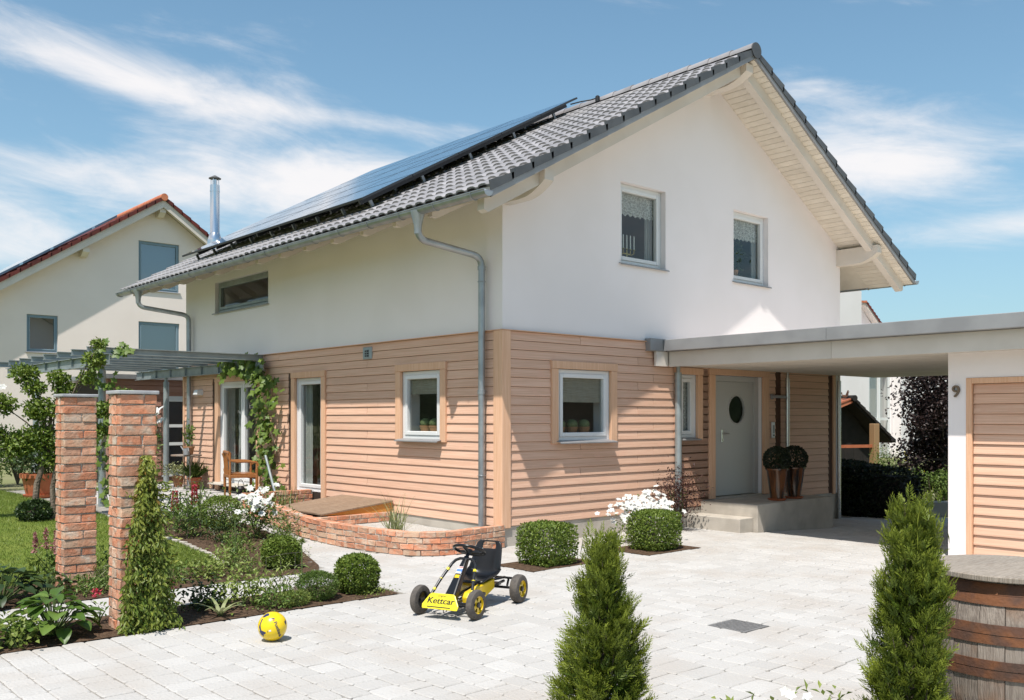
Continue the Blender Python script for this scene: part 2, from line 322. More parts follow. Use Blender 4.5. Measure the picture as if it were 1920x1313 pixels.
# ------------------------------------------------------------------ ground sheets
def sheet(name, xs, ys, mat, dz, kind='structure', mask=None):
    m = MB(); idx = {}
    for i, x in enumerate(xs):
        for j, y in enumerate(ys): idx[i, j] = len(m.v); m.v.append((x, y, gz(x, y) + dz))
    for i in range(len(xs) - 1):
        for j in range(len(ys) - 1): m.f.append((idx[i, j], idx[i + 1, j], idx[i + 1, j + 1], idx[i, j + 1])); m.mi.append(0)
    o = m.build(name, mat); return struct(o, kind)
gx = [-400, -120, -60, -30, -20, -14, -10, -8, -6, -4, -2, 0, 1, 2, 2.8, 4, 6, 8, 10, 10.5, 12, 16, 25, 60, 150, 400]
gy = [-400, -100, -40, -20, -12, -8, -6, -4, -2, 0, 1, 1.5] + [1.5 + .5 * i for i in range(1, 11)] + [7, 8, 10, 12, 16, 25, 60, 150, 400]
ground = sheet('ground', gx, gy, 'field', -0.075)

# planter outline (outer face of the low curved brick wall), the flower beds and the lawn edge
PL = [(0.0, -0.06), (-0.43, -0.10), (-0.85, -0.14), (-1.18, -0.02), (-1.37, 0.25), (-1.48, 0.81), (-1.52, 1.45), (-1.50, 2.4), (-1.38, 3.5), (-1.26, 4.75)]
LAWN_E = [(-3.24, 1.10), (-3.08, 1.85), (-3.02, 2.73), (-3.08, 3.3), (-3.14, 5.24), (-3.24, 7.4), (-3.16, 9.08), (-3.21, 11.1), (-3.25, 14)]
BEDC_R = [(-2.69, -0.08), (-2.5, 0.25), (-2.15, 1.2), (-1.86, 2.0), (-1.72, 2.8), (-1.66, 3.5), (-1.75, 4.2), (-2.0, 4.7), (-2.5, 4.95), (-3.1, 5.0)]
def interp(tab, y):
    for (x0, y0), (x1, y1) in zip(tab, tab[1:]):
        if y0 <= y <= y1: return x0 + (x1 - x0) * (y - y0) / (y1 - y0)
    return None
YA0, YA1, YB0, YB1 = -1.73, -0.92, -0.10, 1.18           # bed A, path, bed B (in y)
XA = -2.78
SQ = [(-1.02, 0.02, -1.66, -1.02), (0.82, 1.85, -1.72, -0.98)]     # soil squares round the clipped box cubes
def blocked(xa, xb):
    """y-intervals not to be paved for a course between xa and xb"""
    x = 0.5 * (xa + xb); iv = []
    if x < XA: iv.append((YA0, YA1))
    if x < -2.72: iv.append((YB0, 30.0))
    else:
        ys = [y for (bx, y) in BEDC_R if bx > x - 0.02]
        if x < -1.66 + .02:
            lo = min([y for k in range(41) for y in [-.08 + 5.03 * k / 40] if (interp([(a, b) for a, b in BEDC_R[:6]], y) or -9) > x] or [99])
            hi = max([y for k in range(41) for y in [-.08 + 5.03 * k / 40] if ((interp([(a, b) for a, b in BEDC_R], y) or -9) > x)] or [-99])
            if lo < hi: iv.append((lo, hi))
    for (x0, x1, y0, y1) in SQ:
        if xb > x0 and xa < x1: iv.append((y0, y1))
    if x > -1.5 and x < 0:
        ys = [p[1] for p in PL]
        lo = 99
        for (x0, y0), (x1, y1) in zip(PL, PL[1:]):
            if (x0 - x) * (x1 - x) <= 0 and x0 != x1:
                yy = y0 + (y1 - y0) * (x - x0) / (x1 - x0); lo = min(lo, yy)
        if lo < 99: iv.append((lo, 4.95))
    if x >= -0.02 and x < 8.42: iv.append((0.0 if x < 4.08 else 0.0, 30))
    if x > 4.05 and x < 6.3: iv.append((-1.06, 0.3))
    if x > GX: iv.append((-30, -4.06))
    if xb > -1.72 + .01 and xa < -1.36 - .01: iv.append((-4.80, -4.44))
    return sorted(iv)
def free(y0, y1, iv):
    outl = []; c = y0
    for a, b in iv:
        if a > c: outl.append((c, min(a, y1)))
        c = max(c, b)
        if c >= y1: break
    if c < y1: outl.append((c, y1))
    return [(a, b) for a, b in outl if b - a > 0.03]
stones = []
x = -7.6
while x < 10.5:
    wdt = random.choice((0.16, 0.18, 0.2, 0.2))
    for e in (XA, -2.72, -1.72, -1.36, -1.02, 0.02, 0.82, 1.85):
        if x < e < x + wdt + 0.08: wdt = e - x if e - x > .09 else wdt
    if wdt < .09: wdt = .17
    yend = 11.0 if x < 0 else 0.0
    for a, b in free(-9.4, min(yend, 10.9), blocked(x, x + wdt)):
        y = a - (random.random() * .1 if a < -9 else 0)
        while y < b - 1e-3:
            ln = random.choice((0.14, 0.17, 0.19, 0.21, 0.24)); 
            if y > 5.0: ln *= 1.6
            if b - (y + ln) < 0.1: ln = b - y
            stones.append((x, x + wdt, y, y + ln)); y += ln
    x += wdt
def stone_np(st, detail):
    V = []; F = []; T = []
    for (x0, x1, y0, y1) in st:
        g = 0.0035; x0 += g; x1 -= g; y0 += g; y1 -= g; o = len(V); j = lambda: random.uniform(-.0022, .0022)
        h = random.uniform(-.0016, .0016); tx = random.uniform(-.0018, .0018); ty = random.uniform(-.0018, .0018); b = 0.006
        corners = [(x0, y0), (x1, y0), (x1, y1), (x0, y1)]
        ring0 = []; 
        for (cx_, cy_) in corners:
            for (dx, dy) in (((1, 0), (0, 1)) if True else ()):
                sx = 1 if cx_ == x0 else -1; sy = 1 if cy_ == y0 else -1
                ring0.append((cx_ + sx * dx * 0.012 + j(), cy_ + sy * dy * 0.012 + j()))
        # order the 8 rim points round the stone
        order = [1, 0, 2, 3, 5, 4, 6, 7]
        ring0 = [ring0[k] for k in order]
        ccx = (x0 + x1) / 2; ccy = (y0 + y1) / 2
        for (z, ins) in ((-0.03, 0), (-0.006, 0), (0.0, b)):
            for (px, py) in ring0:
                qx = px + (ins if px < ccx else -ins); qy = py + (ins if py < ccy else -ins)
                V.append((qx, qy, gz(qx, qy) + z + (h + tx * (qx - ccx) * 10 + ty * (qy - ccy) * 10 if z > -.02 else 0)))
        for r in (0, 8):
            for k in range(8): F.append((o + r + k, o + r + (k + 1) % 8, o + r + 8 + (k + 1) % 8, o + r + 8 + k))
        F.append(tuple(o + 16 + k for k in range(8))); T += [min(1, max(0, random.gauss(.42, .24)))] * 17
    return V, F, T
def stone_obj(name, st, parent):
    V, F, T = stone_np(st, 1); me = bpy.data.meshes.new(name); me.from_pydata(V, [], F); a = me.attributes.new('tint', 'FLOAT', 'FACE'); a.data.foreach_set('value', T)
    return link(name, me, 'paver', parent)
paving = sheet('paving', [-7.7, -6, -4, -2, 0, 1, 2, 2.8, 3.4, 4, 5, 6, 8, 9, 9.94, 10.6], [-9.5, -8, -6, -4, -2, 0, 1, 1.5] + [1.5 + .5 * i for i in range(1, 11)] + [8, 10, 11], 'joint', -0.012)
def px_size(s):
    c = Vector(((s[0] + s[1]) / 2, (s[2] + s[3]) / 2, 0)); d = c - CAM; fw = Vector((math.cos(YAW), math.sin(YAW), 0)); rt = Vector((math.sin(YAW), -math.cos(YAW), 0))
    k = d.dot(fw)
    if k < 1: return 0
    u = 960 + 1751 * d.dot(rt) / k; v = 783 - 1751 * d.z / k
    if not (-30 < u < 1950 and v < 1340): return 0
    return (s[1] - s[0]) * (s[3] - s[2]) / k ** 3
stones.sort(key=px_size, reverse=True)
for s in stones[:300]: stone_obj('paver', [s], paving)
struct(stone_obj('paver_field', stones[300:], paving), 'stuff')

def poly_sheet(name, poly, mat, dz, n=0.35, kind='structure', noise=0.0):
    """flat polygon on the terrain, cut into a grid so that it follows it"""
    bm = bmesh.new(); vs = [bm.verts.new((x, y, 0)) for x, y in poly]; bm.faces.new(vs)
    xs = [p[0] for p in poly]; ys = [p[1] for p in poly]
    for k in range(1, int((max(xs) - min(xs)) / n) + 1):
        bmesh.ops.bisect_plane(bm, geom=bm.verts[:] + bm.edges[:] + bm.faces[:], plane_co=(min(xs) + k * n, 0, 0), plane_no=(1, 0, 0))
    for k in range(1, int((max(ys) - min(ys)) / n) + 1):
        bmesh.ops.bisect_plane(bm, geom=bm.verts[:] + bm.edges[:] + bm.faces[:], plane_co=(0, min(ys) + k * n, 0), plane_no=(0, 1, 0))
    for v in bm.verts: v.co.z = gz(v.co.x, v.co.y) + dz + (random.uniform(-noise, noise) if noise and not v.is_boundary else 0)
    bmesh.ops.recalc_face_normals(bm, faces=bm.faces)
    if bm.faces[:] and bm.faces[:][0].normal.z < 0: bmesh.ops.reverse_faces(bm, faces=bm.faces)
    me = bpy.data.meshes.new(name); bm.to_mesh(me); bm.free(); return struct(link(name, me, mat), kind)
bedA = poly_sheet('flower_bed', [(-9.5, YA0), (XA, YA0), (XA, YA1), (-9.5, YA1)], 'soil', 0.004, 0.11, noise=.011)
bedB = poly_sheet('flower_bed', [(-9.5, YB0), (-2.70, YB0)] + BEDC_R[1:] + [(x_ + .01, y_) for x_, y_ in LAWN_E[:5]][::-1] + [(-9.5, 1.1)], 'soil', 0.005, 0.11, noise=.011)
for q in SQ: poly_sheet('flower_bed', [(q[0], q[2]), (q[1], q[2]), (q[1], q[3]), (q[0], q[3])], 'soil', 0.002, 0.11, noise=.008)
lawn = poly_sheet('lawn', [(-20, 1.05), (-3.26, 1.05)] + LAWN_E + [(-20, 14)], 'turf', 0.004, 0.5)
# grass blades of the lawn
n = 120000
yy = 1.05 + 12 * rng.random(n) ** 1.6; xr = np.array([interp([(-3.24, 0.9)] + LAWN_E, float(v)) or -3.2 for v in yy]); xx = xr - (rng.random(n) ** 1.3) * 6.0
zz = np.array([gz(float(a), float(b)) for a, b in zip(xx, yy)])
P0 = np.stack([xx, yy, zz], 1); h = 0.022 + 0.022 * rng.random(n); ld = rng.normal(size=(n, 2)) * .5
ang = rng.random(n) * 6.283; wv = np.stack([np.cos(ang), np.sin(ang), np.zeros(n)], 1) * 0.004
tip = P0 + np.stack([ld[:, 0] * h, ld[:, 1] * h, h], 1)
V = np.stack([P0 - wv, P0 + wv, tip], 1).reshape(-1, 3); F = np.arange(3 * n).reshape(-1, 3)
o = link('grass', npmesh('grass', V, F, rng.random(n)), 'grass_blade'); struct(o, 'stuff'); o['label'] = 'short mown green grass blades of the garden lawn'
# pale stone edging along the curved side of the lawn
edge = thing('lawn_edging', 'curved row of small pale edging stones between lawn and flower bed', 'edging')
pts = []
for (a, b), (c, d) in zip(LAWN_E[:4], LAWN_E[1:5]):
    k = max(2, int(math.hypot(c - a, d - b) / 0.17))
    for i in range(k): pts.append((a + (c - a) * i / k, b + (d - b) * i / k, math.atan2(d - b, c - a)))
em = MB().hexa([(-.075, -.032, -.05), (.075, -.035, -.05), (.078, .03, -.05), (-.074, .034, -.05), (-.07, -.028, .035), (.072, -.03, .028), (.07, .027, .033), (-.069, .03, .037)]).mesh('edging_stone')
for (a, b, r) in pts:
    o = link('edging_stone', em, 'concrete', edge, bevel=0.008); o.location = (a, b, gz(a, b)); o.rotation_euler = (0, 0, r + random.uniform(-.06, .06))

# ------------------------------------------------------------------ the house
W, LEN = 8.38, 9.95; RX, RT, SL = 4.27, 7.255, 0.556      # ridge x, ridge height of the tile plane, slope
GOV, EOV = 0.9, 0.95
def T(x): return RT - SL * abs(x - RX)
house = thing('house', 'two-storey white plastered gable house with pink larch boarding on the ground floor', 'house')
def wall_holes(name, outer, holes, mp, thick, mat, parent):
    m = MB()
    for d, flip in ((0.0, False), (-thick, True)):
        polys = [[Vector((a, z, 0)) for a, z in outer]] + [[Vector((a, z, 0)) for a, z in ((h[0], h[2]), (h[1], h[2]), (h[1], h[3]), (h[0], h[3]))] for h in holes]
        tris = tessellate_polygon(polys); flat = [p for q in polys for p in q]
        m.add([mp(p.x, p.y, d) for p in flat], [tuple(t) for t in tris])
    for poly in [outer] + [[(h[0], h[2]), (h[1], h[2]), (h[1], h[3]), (h[0], h[3])] for h in holes]:
        for (a, z), (b, y) in zip(poly, poly[1:] + poly[:1]):
            m.add([mp(a, z, 0), mp(b, y, 0), mp(b, y, -thick), mp(a, z, -thick)], [(0, 1, 2, 3)])
    bm = bmesh.new(); me = m.mesh(name); bm.from_mesh(me); bmesh.ops.remove_doubles(bm, verts=bm.verts, dist=1e-4); bmesh.ops.recalc_face_normals(bm, faces=bm.faces); bm.to_mesh(me); bm.free()
    return link(name, me, mat, parent)
ZB, ZS = 0.258, 2.764                                      # boarding bottom / top
# openings  (a0,a1,z0,z1)
gab_up = [(2.25, 3.26, 3.875, 5.045), (5.0, 6.0, 3.875, 5.045)]
gab_lo = [(0.96, 2.0, 1.33, 2.305), (3.58, 3.99, 1.33, 2.31), (4.45, 5.80, 0.37, 2.325)]
lft_up = [(6.34, 8.55, 3.69, 4.28)]
lft_lo = [(1.25, 2.19, 1.34, 2.31), (4.43, 5.30, 0.43, 2.31), (6.72, 8.30, 0.40, 2.33)]
soff = lambda x: T(x) - 0.20
wall_holes('gable_wall', [(0, -0.4), (W, -0.4), (W, soff(W) + .04), (RX, soff(RX) + .04), (0, soff(0) + .04)], gab_up + gab_lo, GAB, 0.3, 'plaster', house)
wall_holes('side_wall', [(0.3, -0.4), (LEN, -0.4), (LEN, soff(0) + .04), (0.3, soff(0) + .04)], lft_up + lft_lo, LEFT, 0.3, 'plaster', house)
MB().box(W - .3, W, .3, LEN, -.4, soff(W) + .03).build('side_wall', 'plaster', house)
MB().prism([(0.3, -.4), (W - .3, -.4), (W - .3, soff(W - .3)), (RX, soff(RX)), (.3, soff(.3))], lambda p, k: (p[0], LEN - .3 + .29 * k, p[1])).build('gable_wall', 'plaster', house)
MB().box(.3, W - .3, .3, LEN - .3, 2.6, 2.75).build('floor_slab', 'room', house)
MB().box(.3, W - .3, .3, LEN - .3, 0.2, 0.34).build('floor_slab', 'room', house)
MB().box(2.9, 3.0, .3, LEN - .3, .34, 2.6).build('partition_wall', 'room', house)
MB().box(.3, 2.9, 3.2, 3.3, .34, 2.6).build('partition_wall', 'room', house)
MB().box(.3, W - .3, 3.4, 3.5, 2.75, 5.0).build('partition_wall', 'room', house)
# plinth
MB().pb(GAB, -.012, W + .01, -0.4, ZB - .004, 0, .012).build('plinth', 'concrete', house)
MB().pb(LEFT, -.011, LEN, -0.4, ZB - .004, 0, .012).build('plinth', 'concrete', house)

# --- larch boards
NB = 21; PT = (ZS - ZB) / NB
def board(mp, a0, a1, z, parent, pt=PT, mat='larch'):
    # clapboard: foot stands proud, head tucked in
    prof = [(0.004, z + pt - .002), (0.014, z + pt - .004), (0.027, z + 0.016), (0.027, z + 0.004), (0.022, z + .001), (0.004, z + 0.012)]
    return MB().prism(prof, lambda p, k: mp(a1 if k else a0, p[1], p[0])).build('board', mat, parent)
def boards(mp, a0, a1, z0, n, cuts, parent, pt=PT, joints=(), name='cladding', lo=0.0):
    back = MB().pb(mp, a0, a1, z0, z0 + n * pt, -.002 + lo, .004 + lo)
    for i in range(n):
        z = z0 + i * pt; iv = sorted([(c[0], c[1]) for c in cuts if c[2] < z + pt * .6 and c[3] > z + pt * .4] + [(j - .0015, j + .0015) for k, j in enumerate(joints) if (i + k) % 3 == 0])
        c = a0
        for (p, q) in iv + [(a1, a1)]:
            if p - c > 0.02: board(mp, c + .002, p - .002, z, parent, pt)
            c = max(c, q)
tw = 0.125                                                # trim boards
def trimrect(h, t=tw, bottom=True): return (h[0] - t, h[1] + t, h[2] - (.02 if bottom else .2), h[3] + .10)
tr_g = [trimrect(gab_lo[0]), (3.45, 4.15, 1.30, 2.42), (4.31, 5.98, 0.2, 2.42)]
tr_l = [trimrect(lft_lo[0]), (4.30, 5.56, 0.2, 2.41), (6.60, 8.62, .2, 2.42)]
boards(GAB, .112, 3.44, ZB, NB, tr_g, house, joints=(2.6, 1.4, 2.95))
boards(GAB, 3.44, 6.19, ZB, NB, tr_g, house)
boards(GAB, 6.36, 7.93, ZB, NB, [], house)
boards(LEFT, .135, LEN, ZB, NB, tr_l, house, joints=(3.1, 5.9, 8.9))
MB().pb(GAB, 0.1, 7.95, ZB, ZS, .0005, .006).build('batten_sheet', 'gap_dark', house)
MB().pb(LEFT, 0.1, LEN, ZB, ZS, .0005, .006).build('batten_sheet', 'gap_dark', house)
# the sheets behind the boards must not cover the openings: cut them into strips
for o in [c for c in house.children if c.name.startswith('batten_sheet')]: bpy.data.objects.remove(o)
def strips(mp, a0, a1, z0, z1, holes, d0, d1, mat, parent, name):
    m = MB(); zs = sorted({z0, z1} | {v for h in holes for v in (h[2], h[3]) if z0 < v < z1})
    for za, zb in zip(zs, zs[1:]):
        zc = (za + zb) / 2; c = a0
        for (p, q) in sorted([(h[0], h[1]) for h in holes if h[2] < zc < h[3]]) + [(a1, a1)]:
            if p - c > .005: m.pb(mp, c, p, za, zb, d0, d1)
            c = max(c, q)
    return m.build(name, mat, parent)
strips(GAB, .1, 7.95, ZB, ZS, gab_lo, .0005, .005, 'gap_dark', house, 'backing_sheet')
strips(LEFT, .1, LEN, ZB, ZS, lft_lo, .0005, .005, 'gap_dark', house, 'backing_sheet')
# corner post and end posts
MB().box(-.045, .108, -.045, .13, ZB - .02, ZS).build('corner_post', 'larch_trim', house, bevel=.006)
MB().pb(GAB, 6.20, 6.345, ZB, 2.42, .006, .02).build('shadow_batten', 'gap_brown', house)
MB().pb(GAB, 7.94, 8.06, ZB, 2.42, .006, .02).build('shadow_batten', 'gap_brown', house)
MB().pb(GAB, 8.065, 8.15, ZB - .02, ZS, .0, .045).build('corner_post', 'larch_trim', house, bevel=.004)
MB().pb(LEFT, LEN - .001, LEN + .08, ZB, ZS, -.1, .04).build('corner_post', 'larch_trim', house, bevel=.004)
# thin dark drip strip above the boarding
MB().pb(GAB, -.046, 2.8, ZS + .0005, ZS + .010, .0, .05).build('drip_strip', 'larch_trim', house)
MB().pb(LEFT, -.045, LEN, ZS + .0005, ZS + .010, .0, .05).build('drip_strip', 'larch_trim', house)

def window(mp, h, parent, ins=0.06, fw=0.055, sash=0.045, sill=True, mat='white_frame', mull=(), silld=.10, sillx=.04, pane_mat='glass', name='window', low=0.0):
    a0, a1, z0, z1 = h; e = .003
    m = MB(); d0, d1 = -ins - .07, -ins
    def ring(m, A0, A1, Z0, Z1, w, d0, d1):
        m.pb(mp, A0, A0 + w, Z0, Z1, d0, d1); m.pb(mp, A1 - w, A1, Z0, Z1, d0, d1); m.pb(mp, A0 + w + 1e-4, A1 - w - 1e-4, Z0, Z0 + w, d0, d1); m.pb(mp, A0 + w + 1e-4, A1 - w - 1e-4, Z1 - w, Z1, d0, d1)
    ring(m, a0 + e, a1 - e, z0 + e, z1 - e, fw, d0, d1)
    wn = m.build(name, mat, parent, bevel=.005)
    lights = []; xs = [a0 + e + fw] + list(mull) + [a1 - e - fw]
    if mull:
        mm = MB()
        for q in mull: mm.pb(mp, q - .02, q + .02, z0 + fw, z1 - fw, d0 + .001, d1 - .004)
        mm.build('mullion', mat, wn)
    for i, (p, q) in enumerate(zip(xs, xs[1:])):
        p2 = p + (.021 if i > 0 else .002); q2 = q - (.021 if i < len(xs) - 2 else .002)
        s = MB(); ring(s, p2, q2, z0 + fw + .004, z1 - fw - .002, sash + .012, d0 + .012, d1 + .012); s.build('sash', mat, wn, bevel=.006)
        g = MB(); dd = d0 + .035; w_ = sash + .008
        g.add([mp(p2 + w_, z0 + fw + w_, dd), mp(q2 - w_, z0 + fw + w_, dd), mp(q2 - w_, z1 - fw - w_, dd), mp(p2 + w_, z1 - fw - w_, dd)], [(0, 1, 2, 3)])
        g.build('pane', pane_mat, wn, recalc=False)
    if sill:
        s = MB(); s.prism([(silld, z0 - .018), (silld, z0 - .032), (silld - .006, z0 - .032), (silld - .006, z0 - .02), (d1, z0 + .002), (d1, z0 + .012), (silld - .01, z0 - .012)], lambda p, k: mp((a1 + sillx) if k else (a0 - sillx), p[1], p[0])); s.build('sill', 'zinc_sheet' if low == 0 else 'concrete', wn)
    return wn
def trim(mp, h, parent, t=tw, d=0.052, right=True, left=True, top=True, zb=None):
    a0, a1, z0, z1 = h; zb = z0 - .03 if zb is None else zb
    if left: MB().pb(mp, a0 - t, a0 - .001, zb, z1 + (.0 if top else .1), -.06, d).build('trim_board', 'larch_trim', parent, bevel=.004)
    if right: MB().pb(mp, a1 + .001, a1 + t, zb, z1, -.06, d).build('trim_board', 'larch_trim', parent, bevel=.004)
    if top: MB().pb(mp, a0 - t - .004, a1 + t + .004, z1 + .002, z1 + .105, -.06, d + .006).build('trim_board', 'larch_trim', parent, bevel=.004)
for h in gab_up: window(GAB, h, house, ins=.09, silld=.045)
w1 = window(GAB, gab_lo[0], house, ins=-.0, silld=.13); trim(GAB, gab_lo[0], w1)
w2 = window(GAB, gab_lo[1], house, ins=0.02, silld=.09); trim(GAB, gab_lo[1], w2, t=.13)
w3 = window(LEFT, lft_lo[0], house, ins=0.0, silld=.13); trim(LEFT, lft_lo[0], w3)
w4 = window(LEFT, lft_lo[1], house, ins=0.02, fw=.05, sill=False, name='terrace_door'); trim(LEFT, lft_lo[1], w4, zb=.25)
w5 = window(LEFT, lft_lo[2], house, ins=0.02, fw=.06, mull=(7.36,), name='terrace_door', silld=.2, sillx=.15, low=1); trim(LEFT, lft_lo[2], w5, t=.16, zb=.25)
w6 = window(LEFT, lft_up[0], house, ins=.07, fw=.05, silld=.05, mat='slate_blue'); 
for o in [w6] + list(w6.children):
    if o.type == 'MESH' and o.name.startswith(('window', 'sash')): o.data.materials[0] = M['galvanised']
# front door
fd = MB(); fd.pb(GAB, 4.452, 4.57, .375, 2.322, -.14, -.06); fd.pb(GAB, 5.68, 5.798, .375, 2.322, -.14, -.06); fd.pb(GAB, 4.571, 5.679, 2.235, 2.322, -.14, -.06)
door = fd.build('front_door', 'door_paint', house, bevel=.005)
cx0, cz0, rr = 5.205, 1.78, .235
m = MB(); seg = 40; A0, A1, Z0, Z1 = 4.573, 5.677, .385, 2.232
ringv = [(cx0 + rr * math.cos(2 * math.pi * i / seg), cz0 + rr * math.sin(2 * math.pi * i / seg)) for i in range(seg)]
for d in (-.085, -.13):
    polys = [[Vector((A0, Z0, 0)), Vector((A1, Z0, 0)), Vector((A1, Z1, 0)), Vector((A0, Z1, 0))], [Vector((a, b, 0)) for a, b in ringv]]
    m.add([GAB(p.x, p.y, d) for q in polys for p in q], [tuple(t) for t in tessellate_polygon(polys)])
for i in range(seg): (a, b), (c, d) = ringv[i], ringv[(i + 1) % seg]; m.add([GAB(a, b, -.085), GAB(c, d, -.085), GAB(c, d, -.13), GAB(a, b, -.13)], [(0, 1, 2, 3)])
m.add([GAB(A0, Z0, -.085), GAB(A1, Z0, -.085), GAB(A1, Z0, -.13), GAB(A0, Z0, -.13), GAB(A0, Z1, -.085), GAB(A1, Z1, -.085), GAB(A1, Z1, -.13), GAB(A0, Z1, -.13)], [(0, 1, 2, 3), (4, 5, 6, 7), (0, 3, 7, 4), (1, 2, 6, 5)])
leaf = m.build('door_leaf', 'door_paint', door)
m = MB(); m.add([GAB(a, b, -.115) for a, b in ringv], [tuple(range(seg))]); m.build('round_pane', 'glass', leaf, recalc=False)
m = MB(); m.tube([GAB(a, b, -.083) for a, b in ringv], .012, 8, closed=True); m.build('pane_ring', 'door_paint', leaf, smooth=True)
m = MB(); m.pb(GAB, 4.775, 4.815, 1.245, 1.46, -.085, -.072); m.build('handle_plate', 'steel', leaf, bevel=.008)
m = MB(); m.tube([GAB(4.795, 1.39, -.075), GAB(4.795, 1.39, -.03), GAB(4.81, 1.39, -.025), GAB(4.91, 1.39, -.025)], .011, 10); m.lathe([(.014, 0), (.014, .018)], GAB(4.795, 1.29, -.073), 12, (0, -1, 0)); m.build('handle', 'steel', leaf, smooth=True)
trim(GAB, (4.45, 5.80, .37, 2.325), door, t=.155, zb=.362)
MB().pb(GAB, 4.45, 5.80, .34, .372, -.3, .02).build('threshold', 'concrete', door)
# bell panel, lamp, vent, wall lamp
bp = MB().pb(GAB, 6.035, 6.125, 1.30, 1.57, .03, .055).build('bell_panel', 'white_frame', house, bevel=.006)
m = MB(); m.pb(GAB, 6.055, 6.105, 1.38, 1.52, .0555, .058); m.build('name_plate', 'zinc_sheet', bp); MB().pb(GAB, 6.06, 6.10, 1.335, 1.36, .0555, .060).build('bell_button', 'black', bp)
el_ = MB().pb(GAB, 6.03, 6.10, 1.96, 2.05, .0, .05).build('porch_lamp', 'zinc_sheet', house, bevel=.01); m = MB(); m.tube([GAB(6.06, 2.005, .05), GAB(6.06, 2.005, .12), GAB(6.30, 2.0, .14)], .028, 12); m.build('lamp_arm', 'zinc_sheet', el_, smooth=True)
vb = MB().pb(LEFT, 2.955, 3.195, 2.53, 2.72, .0, .045).build('vent_box', 'galvanised', house, bevel=.012); MB().pb(LEFT, 3.02, 3.13, 2.565, 2.675, .0455, .047).build('vent_opening', 'black', vb)
m = MB()
for q in (2.565, 2.60, 2.637, 2.673): m.pb(LEFT, 3.02, 3.13, q - .004, q + .004, .0475, .052)
m.pb(LEFT, 3.071, 3.079, 2.565, 2.675, .0525, .054); m.build('vent_slat', 'galvanised', vb)
wl = MB(); wl.prism([(.0, 2.09), (.16, 2.10), (.13, 2.20), (.04, 2.21), (.0, 2.20)], lambda p, k: LEFT(9.06 + .19 * k, p[1], p[0])); wl.build('wall_lamp', 'white_frame', house, bevel=.012)
# inside the windows
cact = []
def cactus_pot(pos, label, r=.085):
    t = thing('cactus_pot', label, 'cactus', pos, 0, 'cacti on the kitchen window sills')
    MB().lathe([(r * .72, 0), (r, .085), (r * 1.05, .087), (r * 1.05, .1), (r * .9, .1), (r * .88, .085)], n=18).build('pot', 'clay_pot', t, smooth=True)
    m = MB(); prof = []; nseg = 20
    for i in range(9):
        a = -math.pi / 2 + math.pi * i / 8; prof.append((max(1e-3, r * 1.05 * math.cos(a)), .135 + r * .85 * math.sin(a)))
    m.lathe(prof, n=nseg); mm = m.mesh('ball')
    for v in mm.vertices:
        a = math.atan2(v.co.y, v.co.x); s = 1 + .07 * math.cos(a * 10 * 2); v.co.x *= s; v.co.y *= s
    link('cactus_ball', mm, 'cactus', t, smooth='all'); return t
for i, yq in enumerate((1.42, 1.64, 1.86)): cactus_pot((.165, yq, 1.435), 'round cactus in clay pot, %s, in the long wall kitchen window' % ('nearest the house corner', 'middle one', 'farthest from the house corner')[i])
for i, xq in enumerate((1.18, 1.42, 1.66)): cactus_pot((xq, .165, 1.42), 'round cactus in clay pot, %s, in the gable kitchen window' % ('nearest the house corner', 'middle one', 'nearest the front door')[i])
MB().box(.02, .3, 1.2, 2.25, 1.40, 1.432).build('window_board', 'white_frame', house); MB().box(.9, 2.05, .02, .3, 1.385, 1.417).build('window_board', 'white_frame', house)
def cloth(mp, a0, a1, z0, z1, d, mat, name, parent, wav=.012, scal=0.0, n=40):
    m = MB()
    for i in range(n + 1):
        a = a0 + (a1 - a0) * i / n; dd = d + wav * math.sin(i * 1.3) + wav * .5 * math.sin(i * .47); zb = z0 + scal * abs(math.sin(i * math.pi / 5))
        m.v += [mp(a, zb, dd), mp(a, z1, dd)]
        if i: m.f.append((2 * i - 2, 2 * i, 2 * i + 1, 2 * i - 1)); m.mi.append(0)
    return m.build(name, mat, parent, smooth='all', recalc=False)
cloth(GAB, 1.03, 1.94, 1.86, 2.24, -.060, 'blind', 'woven_blind', w1, .004); cloth(LEFT, 1.32, 2.12, 1.98, 2.24, -.060, 'blind', 'woven_blind', w3, .004)
upw = [c for c in house.children if c.name.startswith('window')][:2]
cloth(GAB, 2.32, 3.19, 4.60, 4.99, -.165, 'lace', 'lace_curtain', upw[0], .012, .04); cloth(GAB, 5.06, 5.94, 4.60, 4.99, -.165, 'lace', 'lace_curtain', upw[1], .012, .04)
cloth(GAB, 3.02, 3.2, 3.96, 4.99, -.21, 'curtain', 'side_curtain', upw[0], .02); cloth(GAB, 5.8, 5.95, 3.96, 4.99, -.21, 'curtain', 'side_curtain', upw[1], .02)
cloth(LEFT, 6.8, 7.05, .45, 2.25, -.13, 'curtain', 'side_curtain', w5, .02, n=20); cloth(LEFT, 7.5, 7.75, .45, 2.25, -.13, 'curtain', 'side_curtain', w5, .02, n=20); cloth(LEFT, 5.0, 5.22, .45, 2.25, -.13, 'curtain', 'side_curtain', w4, .02, n=20)
cloth(GAB, 3.65, 3.93, 1.4, 2.26, -.11, 'lace', 'lace_curtain', w2, .012, .0)
ca = thing('candelabrum', 'brass candelabrum with five white candles behind the larger upper gable window', 'candelabrum', (2.62, .21, 3.955))
m = MB(); m.lathe([(.055, 0), (.05, .012), (.012, .03), (.009, .16)], n=14); arms = [(-.16, .0), (-.08, .0), (0, 0), (.08, 0), (.16, 0)]
for ax_, _ in arms:
    if ax_: m.tube([(0, 0, .12), (ax_ * .6, 0, .10), (ax_, 0, .13), (ax_, 0, .17)], .006, 6)
    m.lathe([(.006, .165), (.024, .18), (.024, .186), (.006, .186)], (ax_, 0, 0), 10)
m.build('holder', 'brass', ca, smooth=True)
